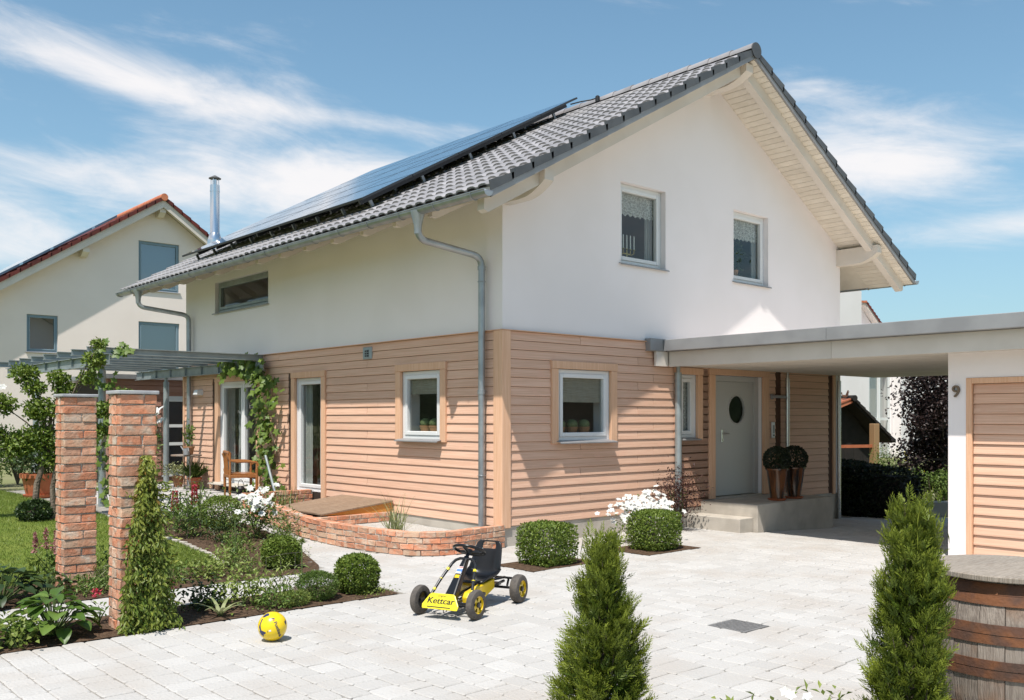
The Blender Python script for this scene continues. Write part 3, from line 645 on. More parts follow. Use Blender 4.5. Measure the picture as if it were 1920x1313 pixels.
for ax_, _ in arms: MB().lathe([(.010, 0), (.009, .2), (.002, .205)], (ax_, 0, .186), 10).build('candle', 'candle', ca, smooth=True)
MB().box(2.26, 3.25, .165, .40, 3.88, 3.95).build('window_board', 'white_frame', house); MB().box(5.01, 5.99, .165, .40, 3.88, 3.95).build('window_board', 'white_frame', house)
ip = thing('indoor_plant', 'dark leafy pot plant behind the smaller upper gable window', 'plant', (5.35, .29, 3.955))
MB().lathe([(.09, 0), (.12, .16), (.11, .16)], n=16).build('pot', 'clay_pot', ip, smooth=True)
n = 500; P = rng.normal(size=(n, 3)) * [.14, .07, .17] + [0, .02, .42]; foliage('foliage', 'dark_leaf', ip, P, rdir(n) + [0, 0, .4], rdir(n), .09, .035)

# --- roof
roof = bpy.data.objects.new('roof', None); COL.objects.link(roof); roof.parent = house
cs = math.sqrt(1 + SL * SL)
Y0, Y1 = -GOV, LEN + 1.02
EX0, EX1 = -EOV, 2 * RX + EOV
# roof deck, soffit boards and verge boards
for sgn in (-1, 1):
    xe = EX0 if sgn < 0 else EX1
    MB().prism([(RX, T(RX) - .075), (xe, T(xe) - .075), (xe, T(xe) - .175), (RX, T(RX) - .175)], lambda p, k: (p[0], Y0 + .03 + (Y1 - Y0 - .06) * k, p[1])).build('roof_deck', 'white_wood', roof)
# soffit boards under the right-hand verge (run along the ridge direction), each its own piece
nb = 52; xs = [RX + .02 + (EX1 - .03 - RX) * i / nb for i in range(nb + 1)]
for i in range(nb):
    a, b = xs[i] + .004, xs[i + 1] - .004
    MB().prism([(a, soff(a) + .024), (b, soff(b) + .024), (b, soff(b)), (a, soff(a))], lambda p, k: (p[0], Y0 + .035 if k else .0, p[1])).build('soffit_board', 'soffit', roof)
MB().prism([(RX, soff(RX) + .026), (EX1 - .03, soff(EX1 - .03) + .026), (EX1 - .03, soff(EX1) + .03), (RX, soff(RX) + .03)], lambda p, k: (p[0], Y0 + .04 + .9 * k, p[1])).build('soffit_backing', 'gap_dark', roof)
MB().prism([(RX, soff(RX) + .026), (EX0 + .03, soff(EX0 + .03) + .026), (EX0 + .03, soff(EX0 + .03)), (RX, soff(RX))], lambda p, k: (p[0], Y0 + .035 + .86 * k, p[1])).build('soffit_panel', 'soffit', roof)
for sgn, xe in ((-1, EX0), (1, EX1)):
    wv_ = .5 if sgn < 0 else .5
    # flying rafter under the verge
    y0r, y1r = (-.70, -.58)
    MB().prism([(RX - sgn * .001, soff(RX) - .001), (xe - sgn * .06, soff(xe - sgn * .06) - .001), (xe - sgn * .06, soff(xe - sgn * .06) - .13), (xe - sgn * .12, soff(xe - sgn * .12) - .19), (RX - sgn * .001, soff(RX) - .19)], lambda p, k: (p[0], y1r if k else y0r, p[1])).build('verge_rafter', 'white_wood', roof)
    # verge board with zinc strip
    MB().prism([(RX, T(RX) - .115), (xe, T(xe) - .115), (xe, T(xe) - .20), (RX, T(RX) - .20)], lambda p, k: (p[0], Y0 + (.028 if k else 0), p[1])).build('verge_board', 'zinc_sheet', roof)
# purlins poking out of the gable with a swept end
def purlin(x0, x1, zt, h, y1=-.80):
    n = 7; low = [(0.3, zt - h)] + [(-.35 + (y1 + .35) * k / n, zt - h + (h * .55) * (k / n) ** 2) for k in range(n + 1)]
    MB().prism([(0.3, zt)] + low + [(y1, zt)], lambda p, k: (x1 if k else x0, p[0], p[1])).build('purlin', 'white_wood', roof)
purlin(-.02, .13, soff(-.02) - .002, .30); purlin(RX - .09, RX + .09, soff(RX + .09) - .002, .27); purlin(W - .14, W + .02, soff(W + .02) - .002, .30)
# rafters under the left eave
k = 0; y = .35
while y < LEN + .9:
    MB().prism([(0.0, soff(0) - .0), (EX0 + .1, soff(EX0 + .1)), (EX0 + .1, soff(EX0 + .1) - .06), (EX0 + .2, soff(EX0 + .2) - .12), (0.0, soff(0) - .15)], lambda p, kk: (p[0], y + .09 * kk, p[1])).build('rafter', 'white_wood', roof); y += .78
# eave soffit sheet on the long side (between rafters)
MB().prism([(0.0, soff(0) + .026), (EX0 + .04, soff(EX0 + .04) + .026), (EX0 + .04, soff(EX0 + .04)), (0.0, soff(0))], lambda p, k: (p[0], (-.001 if k == 0 else Y1 - .06), p[1])).build('eave_soffit', 'soffit', roof)
MB().prism([(W, soff(W) + .026), (EX1 - .04, soff(EX1 - .04) + .026), (EX1 - .04, soff(EX1 - .04)), (W, soff(W))], lambda p, k: (p[0], (.001 if k == 0 else Y1 - .06), p[1])).build('eave_soffit', 'soffit', roof)
MB().prism([(0.0, soff(0)), (EX0 + .1, soff(EX0 + .1)), (EX0 + .1, soff(EX0 + .1) - .002), (0.0, soff(0) - .02)], lambda p, kk: (p[0], LEN - .3 + .2 * kk, p[1])).build('purlin', 'white_wood', roof)
# tiles
ROW = 0.366; CW = 0.205; nrow = 16; ncol = int(round((Y1 - Y0) / CW)); CW = (Y1 - Y0) / ncol
def tile_geom(w, l, th=.018):
    """one interlocking tile in local coords: u along the slope (0=lower end), v across, n up"""
    prof = [(0.0, .002), (.10, .003), (.22, .004), (.30, .013), (.40, .025), (.66, .030), (.90, .025), (.98, .013), (1.03, .006)]
    V = []; F = []
    for (u, lift) in ((0.0, .026), (l * 1.06, .0)):
        for (q, hgt) in prof: V.append((u, q * w, hgt + lift))
    for (q, hgt) in prof: V.append((0.0, q * w, max(hgt - .014, -.01) + .026 - .008))
    n = len(prof)
    for i in range(n - 1): F.append((i, i + 1, n + i + 1, n + i)); F.append((2 * n + i, 2 * n + i + 1, i + 1, i))
    return V, F
tv, tf = tile_geom(CW, ROW); tv = np.array(tv); 
def tile_place(side, r, c):
    """returns world coordinates of tile vertices"""
    u0 = r * ROW; ex = EX0 if side < 0 else EX1; ux = (1 if side < 0 else -1) / cs; uz = SL / cs; nx = (-1 if side < 0 else 1) * SL / cs; nz = 1 / cs
    U = tv[:, 0] + u0; x = ex + U * ux + tv[:, 2] * nx + (-.015 * ux); z = T(ex) - .072 + U * uz + tv[:, 2] * nz - (.015) * uz
    return np.stack([x, Y0 + c * CW + tv[:, 1], z], 1)
tile_me = bpy.data.meshes.new('roof_tile'); loc0 = tile_place(-1, 0, 0); org = np.array([EX0, Y0, T(EX0) - .072])
tile_me.from_pydata([tuple(v) for v in (loc0 - org)], [], tf); tile_me.materials.append(M['tile']); tile_me.polygons.foreach_set('use_smooth', [True] * len(tile_me.polygons)); tile_me.set_sharp_from_angle(angle=R(45))
step = np.array([ROW / cs, 0, ROW * SL / cs])
lst = [(r, c) for r in range(nrow) for c in range(ncol)]
fw = np.array([math.cos(YAW), math.sin(YAW), 0])
def tdepth(rc): p = org + step * rc[0] + np.array([0, CW * rc[1], 0]) - np.array(CAM); return float(p @ fw)
hidden = lambda r, c: (3 <= r) and (Y0 + c * CW > 3.2) and (Y0 + c * CW < 9.0)          # under the solar panels
lst.sort(key=lambda rc: tdepth(rc) + (100 if hidden(*rc) else 0))
for (r, c) in lst[:300]:
    o = link('roof_tile', tile_me, None, roof); p = org + step * r + np.array([0, CW * c, 0]); o.location = p
def joined_tiles(name, cells, side, mat):
    V = []; F = []
    for (r, c) in cells:
        o = len(V); V += [tuple(v) for v in tile_place(side, r, c)]; F += [tuple(i + o for i in f) for f in tf]
    me = bpy.data.meshes.new(name); me.from_pydata(V, [], F); o = link(name, me, mat, roof, smooth='all'); return struct(o, 'stuff')
joined_tiles('roof_tile_field', lst[300:], -1, 'tile')
joined_tiles('roof_tile_field', [(r, c) for r in range(nrow) for c in range(ncol)], 1, 'tile')
# verge side flaps
for side in (-1, 1):
    for r in range(nrow):
        ex = EX0 if side < 0 else EX1; sx = 1 if side < 0 else -1
        xa = ex + sx * (r * ROW / cs - .015); xb = ex + sx * ((r + 1) * ROW / cs + .012)
        za, zb = T(ex) - .072 + r * ROW * SL / cs, T(ex) - .072 + (r + 1) * ROW * SL / cs
        l1, l2 = .060, .034
        MB().hexa([(xa, Y0 - .014, za - .055), (xb, Y0 - .014, zb - .055), (xb, Y0 + .004, zb - .055), (xa, Y0 + .004, za - .055), (xa - sx * .02, Y0 - .014, za + l1), (xb, Y0 - .014, zb + l2), (xb, Y0 + .01, zb + l2), (xa - sx * .02, Y0 + .01, za + l1)]).build('verge_tile', 'tile_side', roof)
# ridge tiles
nr = 30; rl = (Y1 - Y0 + .06) / nr
rm = MB()
for (yy_, rad) in ((0, .125), (rl * 1.08, .108)):
    for i in range(11): a = math.pi * i / 10; rm.v.append((rad * 1.08 * math.cos(a), yy_, rad * math.sin(a) * .95))
for i in range(10): rm.f.append((i, i + 1, 12 + i, 11 + i)); rm.mi.append(0)
rm.f.append(tuple(range(11))); rm.mi.append(0)
rme = rm.mesh('ridge_tile')
for i in range(nr):
    o = link('ridge_tile', rme, 'tile', roof, smooth=60 if i == 0 else False); o.location = (RX, Y0 - .015 + i * rl, T(RX) - .085)
MB().lathe([(.118, -.012), (.118, 0)], (RX, Y0 - .017, T(RX) - .085), 20, (0, 1, 0)).build('ridge_cap', 'tile_side', roof, smooth=True)
# gutters
def gutter(xc, zc, y0, y1, sgn):
    m = MB(); n = 12; r = .068
    for y_ in (y0, y1):
        for i in range(n + 1): a = math.pi + math.pi * i / n; m.v.append((xc + r * math.cos(a), y_, zc + r * math.sin(a)))
    for i in range(n): m.f.append((i, i + 1, n + 2 + i, n + 1 + i)); m.mi.append(0)
    m.f += [tuple(range(n + 1)), tuple(range(n + 1, 2 * n + 2))]; m.mi += [0, 0]
    g = m.build('gutter', 'zinc', roof, smooth=50)
    md = g.modifiers.new('solidify', 'SOLIDIFY'); md.thickness = .004
    MB().tube([(xc - sgn * -r, y0 - .001, zc + .004), (xc - sgn * -r, y1, zc + .004)], .009, 8).build('gutter_bead', 'zinc', g, smooth=True)
    y_ = y0 + .25
    while y_ < y1:
        m = MB(); m.tube([(xc + (r + .004) * math.cos(a), y_, zc + (r + .004) * math.sin(a)) for a in [math.pi + math.pi * i / 10 for i in range(11)]] , .0075, 6)
        m.build('gutter_bracket', 'zinc', g, smooth=True); y_ += .72
    return g
zg = T(EX0) - .135
gut = gutter(EX0 - .06, zg, Y0 - .02, Y1 - .02, -1); gut2 = gutter(EX1 + .06, zg, Y0 - .02, Y1 - .02, 1)
def downpipe(path, gpos, name='downpipe', r=.044):
    # round the bends
    P = [Vector(p) for p in path]; pts = [P[0]]
    for a, b, c in zip(P, P[1:], P[2:]):
        d1 = min(.14, (b - a).length * .45); p0 = b - (b - a).normalized() * d1; p2 = b + (c - b).normalized() * d1
        for k in range(7): t = k / 6; pts.append(p0 * (1 - t) ** 2 + b * 2 * t * (1 - t) + p2 * t * t)
    pts.append(P[-1]); d = MB().tube(pts, r, 14).build(name, 'zinc', house, smooth=50)
    if gpos: MB().lathe([(.045, -.30), (.05, -.2), (.085, -.06), (.09, -.02)], gpos, 16).build('funnel', 'zinc', d, smooth=True)
    return d
d = downpipe([(EX0 - .06, .43, zg - .08), (EX0 - .06, .43, zg - .36), (-.10, .293, 3.72), (-.10, .293, .20)], (EX0 - .06, .43, zg))
for z_ in (2.0, 3.4, .9): MB().tube([(-.10 + .05 * math.cos(a), .293 + .05 * math.sin(a), z_) for a in [2 * math.pi * i / 12 for i in range(12)]], .006, 6, closed=True).build('pipe_clip', 'zinc', d)
MB().lathe([(.052, 0), (.052, .05)], (-.10, .293, 3.55), 14).build('pipe_collar', 'zinc', d, smooth=True); MB().lathe([(.052, 0), (.052, .05)], (-.10, .293, 1.95), 14).build('pipe_collar', 'zinc', d, smooth=True)
downpipe([(EX0 - .06, 9.86, zg - .08), (EX0 - .06, 9.86, zg - .36), (-.10, 9.56, 3.72), (-.10, 9.56, .26)], (EX0 - .06, 9.86, zg))
downpipe([(EX1 + .06, 1.2, zg - .06), (EX1 + .06, 1.2, zg - .3), (W + .1, 1.35, 3.6), (W + .1, 1.35, .0)], (EX1 + .06, 1.2, zg))
# solar panels
sol = bpy.data.objects.new('solar_array', None); COL.objects.link(sol); sol.parent = house
ax0, ay0, off = -.42, 2.62, .20; nrw, ncl = 5, 4; pl, pwid = (4.05 - ax0) * cs / nrw, 6.55 / ncl
pm = MB(); pm.cur = 0; fwid = .03
pm.box(.006, pl - .006, .006, pwid - .006, -.035, -.004)
panel_me = pm.mesh('solar_panel'); panel_me.materials.append(M['panel_frame'])
cm = MB()
nc_ = 10
for i in range(6):
    for j in range(nc_):
        u0, u1 = fwid + (pl - 2 * fwid) * i / 6 + .003, fwid + (pl - 2 * fwid) * (i + 1) / 6 - .003; v0, v1 = fwid + (pwid - 2 * fwid) * j / nc_ + .003, fwid + (pwid - 2 * fwid) * (j + 1) / nc_ - .003
        cm.add([(u0, v0, -.0015), (u1, v0, -.0015), (u1, v1, -.0015), (u0, v1, -.0015)], [(0, 1, 2, 3)])
cell_me = cm.mesh('cells'); cell_me.materials.append(M['solar'])
rot = Matrix(((1 / cs, 0, -SL / cs), (0, 1, 0), (SL / cs, 0, 1 / cs))).to_4x4()
for i in range(nrw):
    for j in range(ncl):
        o = link('solar_panel', panel_me, None, sol); x_ = ax0 + i * pl / cs; o.matrix_local = Matrix.Translation((x_ , ay0 + j * pwid, T(x_) + off)) @ rot
        c = link('solar_cells', cell_me, None, o)
for j in range(ncl * 2):
    yj = ay0 + .18 + j * 6.55 / 8; x_ = ax0 + .05
    o = MB().box(0, pl * nrw - .2, 0, .04, -.10, -.04).build('mounting_rail', 'panel_frame', sol); o.matrix_local = Matrix.Translation((x_, yj, T(x_) + off)) @ rot
for j in range(9):
    for i in range(5):
        x_ = ax0 + .2 + i * .95; o = MB().box(0, .05, 0, .03, -.2, -.09).build('roof_hook', 'zinc', sol); o.matrix_local = Matrix.Translation((x_, ay0 + .19 + j * .78, T(x_) + off)) @ rot
m = MB(); m.tube([(3.9, 2.64, T(3.9) + .12), (3.95, 2.45, T(3.95) + .10), (4.05, 2.3, T(4.05) + .06), (4.1, 2.18, T(4.1) + .05)], .012, 8); m.lathe([(.04, 0), (.04, .09), (.02, .11)], (4.1, 2.18, T(4.1) - .02), 12); m.build('cable_entry', 'black', sol, smooth=True)
# stainless steel flue
fl = MB().lathe([(.17, -.45), (.155, 0.10), (.15, .10), (.15, .12), (.105, .26), (.1, .27), (.1, 1.15), (.105, 1.15), (.105, 1.19), (.1, 1.19), (.1, 1.30), (.085, 1.30)], (.80, 10.35, 5.36), 24).build('flue', 'steel', house, smooth=35)
m = MB()
for i in range(4): a = math.pi / 4 + i * math.pi / 2; m.tube([(.8 + .085 * math.cos(a), 10.35 + .085 * math.sin(a), 6.62), (.8 + .085 * math.cos(a), 10.35 + .085 * math.sin(a), 6.80)], .009, 6)
m.tube([(.8, 10.35, 6.6), (.8, 10.35, 6.8)], .05, 12); m.build('cap_stay', 'steel', fl); MB().lathe([(.02, .06), (.13, 0), (.13, -.012), (.01, -.012)], (.8, 10.35, 6.81), 20).build('rain_cap', 'iron', fl, smooth=True)
# ------------------------------------------------------------------ entrance steps
st = thing('entrance_steps', 'grey concrete entrance platform with one low step below the front door', 'steps', (4.1, -1.05, 0))
def sbox(m, x0, x1, y0, y1, z0, z1): return m.box(x0 - 4.1, x1 - 4.1, y0 + 1.05, y1 + 1.05, z0, z1)
sbox(MB(), 4.1, 6.26, -1.05, -.014, -.3, .355).build('platform', 'concrete', st, bevel=.012, seg=2)
sbox(MB(), 3.75, 4.098, -.98, -.016, -.3, .165).build('step', 'concrete', st, bevel=.012, seg=2)
# ------------------------------------------------------------------ carport and garage
cp = thing('carport', 'flat-roofed white carport and garage with grey metal roof edge and larch boarded front', 'carport', (GX, -4.1, 0))
def cb(m, x0, x1, y0, y1, z0, z1): return m.box(x0 - GX, x1 - GX, y0 + 4.1, y1 + 4.1, z0, z1)
FX = 3.1; CY1 = -.006
cb(MB(), FX + .12, 9.6, -11, CY1 - .06, 2.47, 2.77).build('roof_slab', 'white_wood', cp)
m = MB(); ysg = [-11, -8.2, -5.45, -2.75, CY1 - .12]
for a, b in zip(ysg, ysg[1:]):
    cb(MB(), FX - .045, FX + .018, a + .002, b - .002, 2.632, 2.80).build('metal_edge', 'zinc_sheet', cp, bevel=.006)
    cb(MB(), FX + .019, FX + .2, a + .002, b - .002, 2.790, 2.798).build('metal_edge', 'zinc_sheet', cp)
    cb(MB(), FX + .019, FX + .118, a + .002, b - .002, 2.634, 2.645).build('metal_edge', 'zinc_sheet', cp)
cb(MB(), 2.77, FX + .02, CY1 - .118, CY1, 2.630, 2.812).build('metal_edge_end', 'zinc_sheet', cp, bevel=.006)
cb(MB(), 2.92, FX + .089, CY1 - .10, CY1 - .056, 2.41, 2.627).build('fascia_end', 'white_wood', cp)
for a, b in zip(ysg, ysg[1:]): cb(MB(), FX + .09, FX + .118, a + .002, b - .002, 2.405, 2.629).build('fascia_board', 'white_wood', cp)
n = 44
for i in range(n):
    x0 = FX + .12 + (9.6 - FX - .13) * i / n; x1 = FX + .12 + (9.6 - FX - .13) * (i + 1) / n
    cb(MB(), x0 + .003, x1 - .003, -4.15, CY1 - .065, 2.425, 2.466).build('soffit_board', 'soffit', cp)
cb(MB(), FX + .12, GX + .4, -11, -4.152, 2.425, 2.466).build('soffit_panel', 'soffit', cp)
# garage walls
wall_y = [(-11, 2.4)]
def wmap(a, z, d): return (-d, a + 4.1, z)
wall_holes('garage_wall', [(-11, -.3), (-4.05, -.3), (-4.05, 2.424), (-11, 2.424)], [(-10.2, -4.26, -.03, 2.12)], wmap, .25, 'plaster', cp)
cb(MB(), GX + .251, 9.5, -4.30, -4.05, -.5, 2.424).build('garage_wall', 'plaster', cp)
def gb(m, a0, a1, z0, z1, d0, d1): return m.pb(wmap, a0, a1, z0, z1, d0, d1)
gb(MB(), -4.328, -4.262, -.03, 2.118, -.08, .012).build('door_frame', 'larch_trim', cp, bevel=.004); gb(MB(), -10.2, -4.329, 2.052, 2.118, -.08, .012).build('door_frame', 'larch_trim', cp, bevel=.004)
gb(MB(), -10.2, -4.33, -.03, 2.05, -.075, -.06).build('door_backing', 'gap_dark', cp)
ng = 17; gp = 2.03 / ng
for i in range(ng):
    z = .02 + i * gp; prof = [(-.058, z + gp - .002), (-.046, z + gp - .004), (-.026, z + .018), (-.026, z + .004), (-.031, z + .001), (-.058, z + .012)]
    MB().prism(prof, lambda p, k: wmap(-4.335 if k else -10.2, p[1], p[0])).build('garage_board', 'larch', cp)
# house number
def text_mesh(txt, size, ext=0.0, bev=0.0, res=6):
    c = bpy.data.curves.new('txt', 'FONT'); c.body = txt; c.size = size; c.extrude = ext; c.bevel_depth = bev; c.resolution_u = res; c.align_x = 'CENTER'; c.align_y = 'CENTER'
    o = bpy.data.objects.new('txt', c); COL.objects.link(o); dg = bpy.context.evaluated_depsgraph_get(); me = bpy.data.meshes.new_from_object(o.evaluated_get(dg)); bpy.data.objects.remove(o); return me
me = text_mesh('9', .20, .014, .0012, 12); o = link('house_number', me, 'number', cp); o.matrix_local = Matrix.Translation((-.022, -4.152 + 4.1, 1.955)) @ Matrix(((0, 0, -1), (-1, 0, 0), (0, 1, 0))).to_4x4()
tag(o, 'bronze house number nine')
# steel posts by the house wall
for i, (px, py, rr_) in enumerate(((3.45, -.09, .052), (6.45, -.09, .036), (8.24, -.06, .036))):
    m = MB(); z0 = gz(px, py) - .05 if i != 1 else .355; m.tube([(px - GX, py + 4.1, z0), (px - GX, py + 4.1, 2.33)], rr_, 14); m.tube([(px - GX, py + 4.1, 2.33), (px - GX, py + 4.1, 2.424)], rr_ * .6, 10); m.build('steel_post', 'galvanised' if i == 0 else 'steel', cp, smooth=40)

# ------------------------------------------------------------------ neighbour houses
nb_ = thing('neighbour_house', 'cream gable house with dark red roof tiles behind the pergola', 'house', (5.2, 25.0, .2))
NY, NAX, NAZ, NSL, NSR = 25.0, 5.19, 9.55, .655, .70
def nz(x): return NAZ - (NSL * (NAX - x) if x < NAX else NSR * (x - NAX))
nmp = lambda a, z, d: (a - NAX - .01, -d, z - .2)
nwin = [(4.48, 5.96, 6.25, 8.02), (.80, 1.77, 3.85, 5.10), (4.48, 5.97, 2.3, 5.11), (-3.2, -1.9, 3.85, 5.1)]
wall_holes('gable_wall', [(-7, -.2), (9.6, -.2), (9.6, nz(9.6) - .2), (NAX, NAZ - .2), (-7, nz(-7) - .2)], nwin, nmp, .3, 'cream_plaster', nb_)
MB().box(-7 - NAX, 9.6 - NAX, .31, 11, -.3, 3.0).build('side_wall', 'cream_plaster', nb_)
for h in nwin: window(nmp, h, nb_, ins=.05, fw=.06, sash=.03, mat='slate_blue', pane_mat='glass_blue', silld=.05, mull=((h[0] + h[1]) / 2,) if False else ())
for h in nwin: MB().add([nmp(h[0] - .1, h[2] - .1, -.32), nmp(h[1] + .1, h[2] - .1, -.32), nmp(h[1] + .1, h[3] + .1, -.32), nmp(h[0] - .1, h[3] + .1, -.32)], [(0, 1, 2, 3)]).build('window_shade', 'slate_blue', nb_, recalc=False)
for sg, xe in ((-1, -8.0), (1, 10.6)):
    f = lambda x: nz(x)
    MB().prism([(NAX, NAZ - .02), (xe, nz(xe) - .02), (xe, nz(xe) - .18), (NAX, NAZ - .18)], lambda p, k: (p[0] - NAX, -.50 + 12 * k, p[1] - .2)).build('roof_deck', 'white_wood', nb_)
    MB().prism([(NAX, NAZ - .181), (xe, nz(xe) - .181), (xe, nz(xe) - .33), (NAX, NAZ - .33)], lambda p, k: (p[0] - NAX, -.50 + .06 * k, p[1] - .2)).build('verge_board', 'white_wood', nb_)
    ln = abs(xe - NAX); nrt = int(ln / .31)
    for r in range(nrt):
        xa, xb = NAX + sg * ln * r / nrt, NAX + sg * (ln * (r + 1) / nrt + .03)
        MB().hexa([(xa - NAX, -.56, nz(xa) - .2 - .06), (xb - NAX, -.56, nz(xb) - .2 - .06), (xb - NAX, -.2, nz(xb) - .2 - .02), (xa - NAX, -.2, nz(xa) - .2 - .02), (xa - NAX, -.56, nz(xa) - .2 + .06), (xb - NAX, -.56, nz(xb) - .2 + .10), (xb - NAX, -.2, nz(xb) - .2 + .10), (xa - NAX, -.2, nz(xa) - .2 + .06)]).build('verge_tile', 'red_tile', nb_)
    MB().prism([(NAX, NAZ + .05), (xe, nz(xe) + .05), (xe, nz(xe) - .01), (NAX, NAZ - .01)], lambda p, k: (p[0] - NAX, -.19 + 11.6 * k, p[1] - .2)).build('roof_tiles', 'red_tile', nb_)
MB().lathe([(.13, 0), (.13, 12)], (0, -.58, NAZ - .17), 14, (0, 1, 0)).build('ridge_tile', 'orange_tile', nb_, smooth=True)
for px_ in (2.55, NAX - .0, 7.25): MB().prism([(0.1, nz(px_) - .36 - .2), (-.42, nz(px_) - .36 - .2), (-.42, nz(px_) - .50 - .2), (-.2, nz(px_) - .64 - .2), (.1, nz(px_) - .64 - .2)], lambda p, k: (px_ - NAX - .11 + .22 * k, p[0], p[1])).build('purlin', 'white_wood', nb_)
ncs = math.sqrt(1 + NSL ** 2)
for k, (xa, xb) in enumerate(((-4.4, -1.7), (-1.6, .6), (.7, 1.55), (1.65, 2.9), (3.0, 3.75))):
    MB().hexa([(xa - NAX, .1, nz(xa) + .0 - .05), (xb - NAX, .1, nz(xb) + .0 - .05), (xb - NAX, 9, nz(xb) + .0 - .05), (xa - NAX, 9, nz(xa) - .05), (xa - NAX, .1, nz(xa) + .03), (xb - NAX, .1, nz(xb) + .03), (xb - NAX, 9, nz(xb) + .03), (xa - NAX, 9, nz(xa) + .03)]).build('solar_panel', 'solar', nb_)
# white house far behind on the right, seen above the carport and through it
wh = thing('white_house', 'bright white house with orange tiled roof behind the carport', 'house', (26, 7.5, -.4))
# axis along the view: front faces the street (-X,-Y); build in a frame turned with the main house
def wb(m, x0, x1, y0, y1, z0, z1): return m.box(x0, x1, y0, y1, z0, z1)
wmp2 = lambda a, z, d: (a, -d, z)
whw = [(-2.05, -.35, .3, 4.3)]
wall_holes('front_wall', [(-3.6, -.3), (4.6, -.3), (4.6, 5.0), (-3.6, 5.0)], whw, wmp2, .3, 'plaster', wh)
wgl = window(wmp2, whw[0], wh, ins=.05, fw=.07, mull=(-1.2,), mat='white_frame', silld=.05)
MB().box(-2.05, -.35, .06, .14, 1.95, 2.05).build('transom', 'white_frame', wgl)
cloth(wmp2, -1.15, -.5, .4, 4.2, -.5, 'curtain', 'curtain', wgl, .04, n=20)
wb(MB(), -3.6, 4.6, .31, 8, -.3, 4.6).build('rear_block', 'plaster', wh)
wb(MB(), -6.5, -4.85, -1.2, 6, -.3, 6.2).build('stair_block', 'plaster', wh)
wb(MB(), -.30, -.05, -.35, -.01, -.3, 4.6).build('column', 'plaster', wh)
def tslope(x0, x1, ya, za, yb, zb, nx, nyr, name='roof_tiles'):
    for i in range(nyr):
        t0, t1 = i / nyr, (i + 1.12) / nyr
        MB().hexa([(x0, ya + (yb - ya) * t0, za + (zb - za) * t0 + .0), (x1, ya + (yb - ya) * t0, za + (zb - za) * t0), (x1, ya + (yb - ya) * t1, za + (zb - za) * t1), (x0, ya + (yb - ya) * t1, za + (zb - za) * t1), (x0, ya + (yb - ya) * t0, za + (zb - za) * t0 + .09), (x1, ya + (yb - ya) * t0, za + (zb - za) * t0 + .09), (x1, ya + (yb - ya) * t1, za + (zb - za) * t1 + .04), (x0, ya + (yb - ya) * t1, za + (zb - za) * t1 + .04)]).build('tile_course', 'orange_tile', wh)

# gabled bay of that house: its orange eave and dark verge show just above the carport roof
def wq(u, v, z): return (24.04 + u * .747 + v * .665 - 26, 8.2 - u * .665 + v * .747 - 7.5, z + .4)
MB().prism([(.0, 3.5), (.0, 5.75), (.5, 5.75), (.92, 5.1), (.92, 3.5)], lambda p, k: wq(p[0], .5 + 3 * k, p[1])).build('bay_wall', 'plaster', wh)
MB().prism([(-.12, 5.74), (.50, 5.74), (1.22, 4.72), (1.22, 4.80), (.54, 5.82), (-.12, 5.82)], lambda p, k: wq(p[0], 3.4 * k, p[1])).build('roof_edge', 'white_wood', wh)
for i in range(9):
    t0, t1 = i / 9, (i + 1.12) / 9; u0, z0_, u1, z1_ = .54 + .70 * t0, 5.83 - 1.03 * t0, .54 + .70 * t1, 5.83 - 1.03 * t1
    MB().hexa([wq(u0, -.05, z0_ - .03), wq(u1, -.05, z1_ - .03), wq(u1, 3.4, z1_ - .01), wq(u0, 3.4, z0_ - .01), wq(u0, -.05, z0_ + .04), wq(u1, -.05, z1_ + .09), wq(u1, 3.4, z1_ + .09), wq(u0, 3.4, z0_ + .04)]).build('verge_tile', 'red_tile', wh)
for i in range(5): MB().hexa([wq(-.14 + i * .136, -.08, 5.825), wq(-.01 + i * .136, -.08, 5.825), wq(-.01 + i * .136, 3.4, 6.2), wq(-.14 + i * .136, 3.4, 6.2), wq(-.14 + i * .136, -.08, 5.90), wq(-.01 + i * .136, -.08, 5.90), wq(-.01 + i * .136, 3.4, 6.27), wq(-.14 + i * .136, 3.4, 6.27)]).build('eave_tile', 'orange_tile', wh)

# dark garden shed
sh = thing('garden_shed', 'dark timber garden shed with orange tiled roof behind the carport', 'shed', (14.68, 3.2, -.5), R(-20))
smp = lambda a, z, d: (a, -d, z)
# open-fronted: side walls, rear wall, roof, post, rail
MB().box(-2.9, -2.8, -1.0, 2.5, 0, 2.2).build('side_wall', 'dark_wood', sh); MB().box(.55, .65, -.2, 2.5, 0, 1.5).build('side_wall', 'dark_wood', sh); MB().box(-2.79, .54, 2.4, 2.5, 0, 1.5).build('rear_wall', 'dark_wood', sh)
for i in range(11): MB().box(-2.78 + i * .3, -2.49 + i * .3, -.22, -.19, 0, 1.45).build('plank', 'dark_wood', sh)
MB().prism([(-2.9, 1.45), (.6, 1.45), (-.35, 2.52), (-1.3, 2.52)], lambda p, k: (p[0], -.21 + .03 * k, p[1])).build('gable_boarding', 'dark_wood', sh)
MB().prism([(-.45, 2.62), (.82, 1.58), (.82, 1.50), (-.45, 2.52)], lambda p, k: (p[0], -.6 + 3.3 * k, p[1])).build('roof_slope', 'dark_wood', sh)
MB().prism([(-.45, 2.62), (-2.9, 1.75), (-2.9, 1.68), (-.45, 2.52)], lambda p, k: (p[0], -.6 + 3.3 * k, p[1])).build('roof_slope', 'orange_tile', sh)
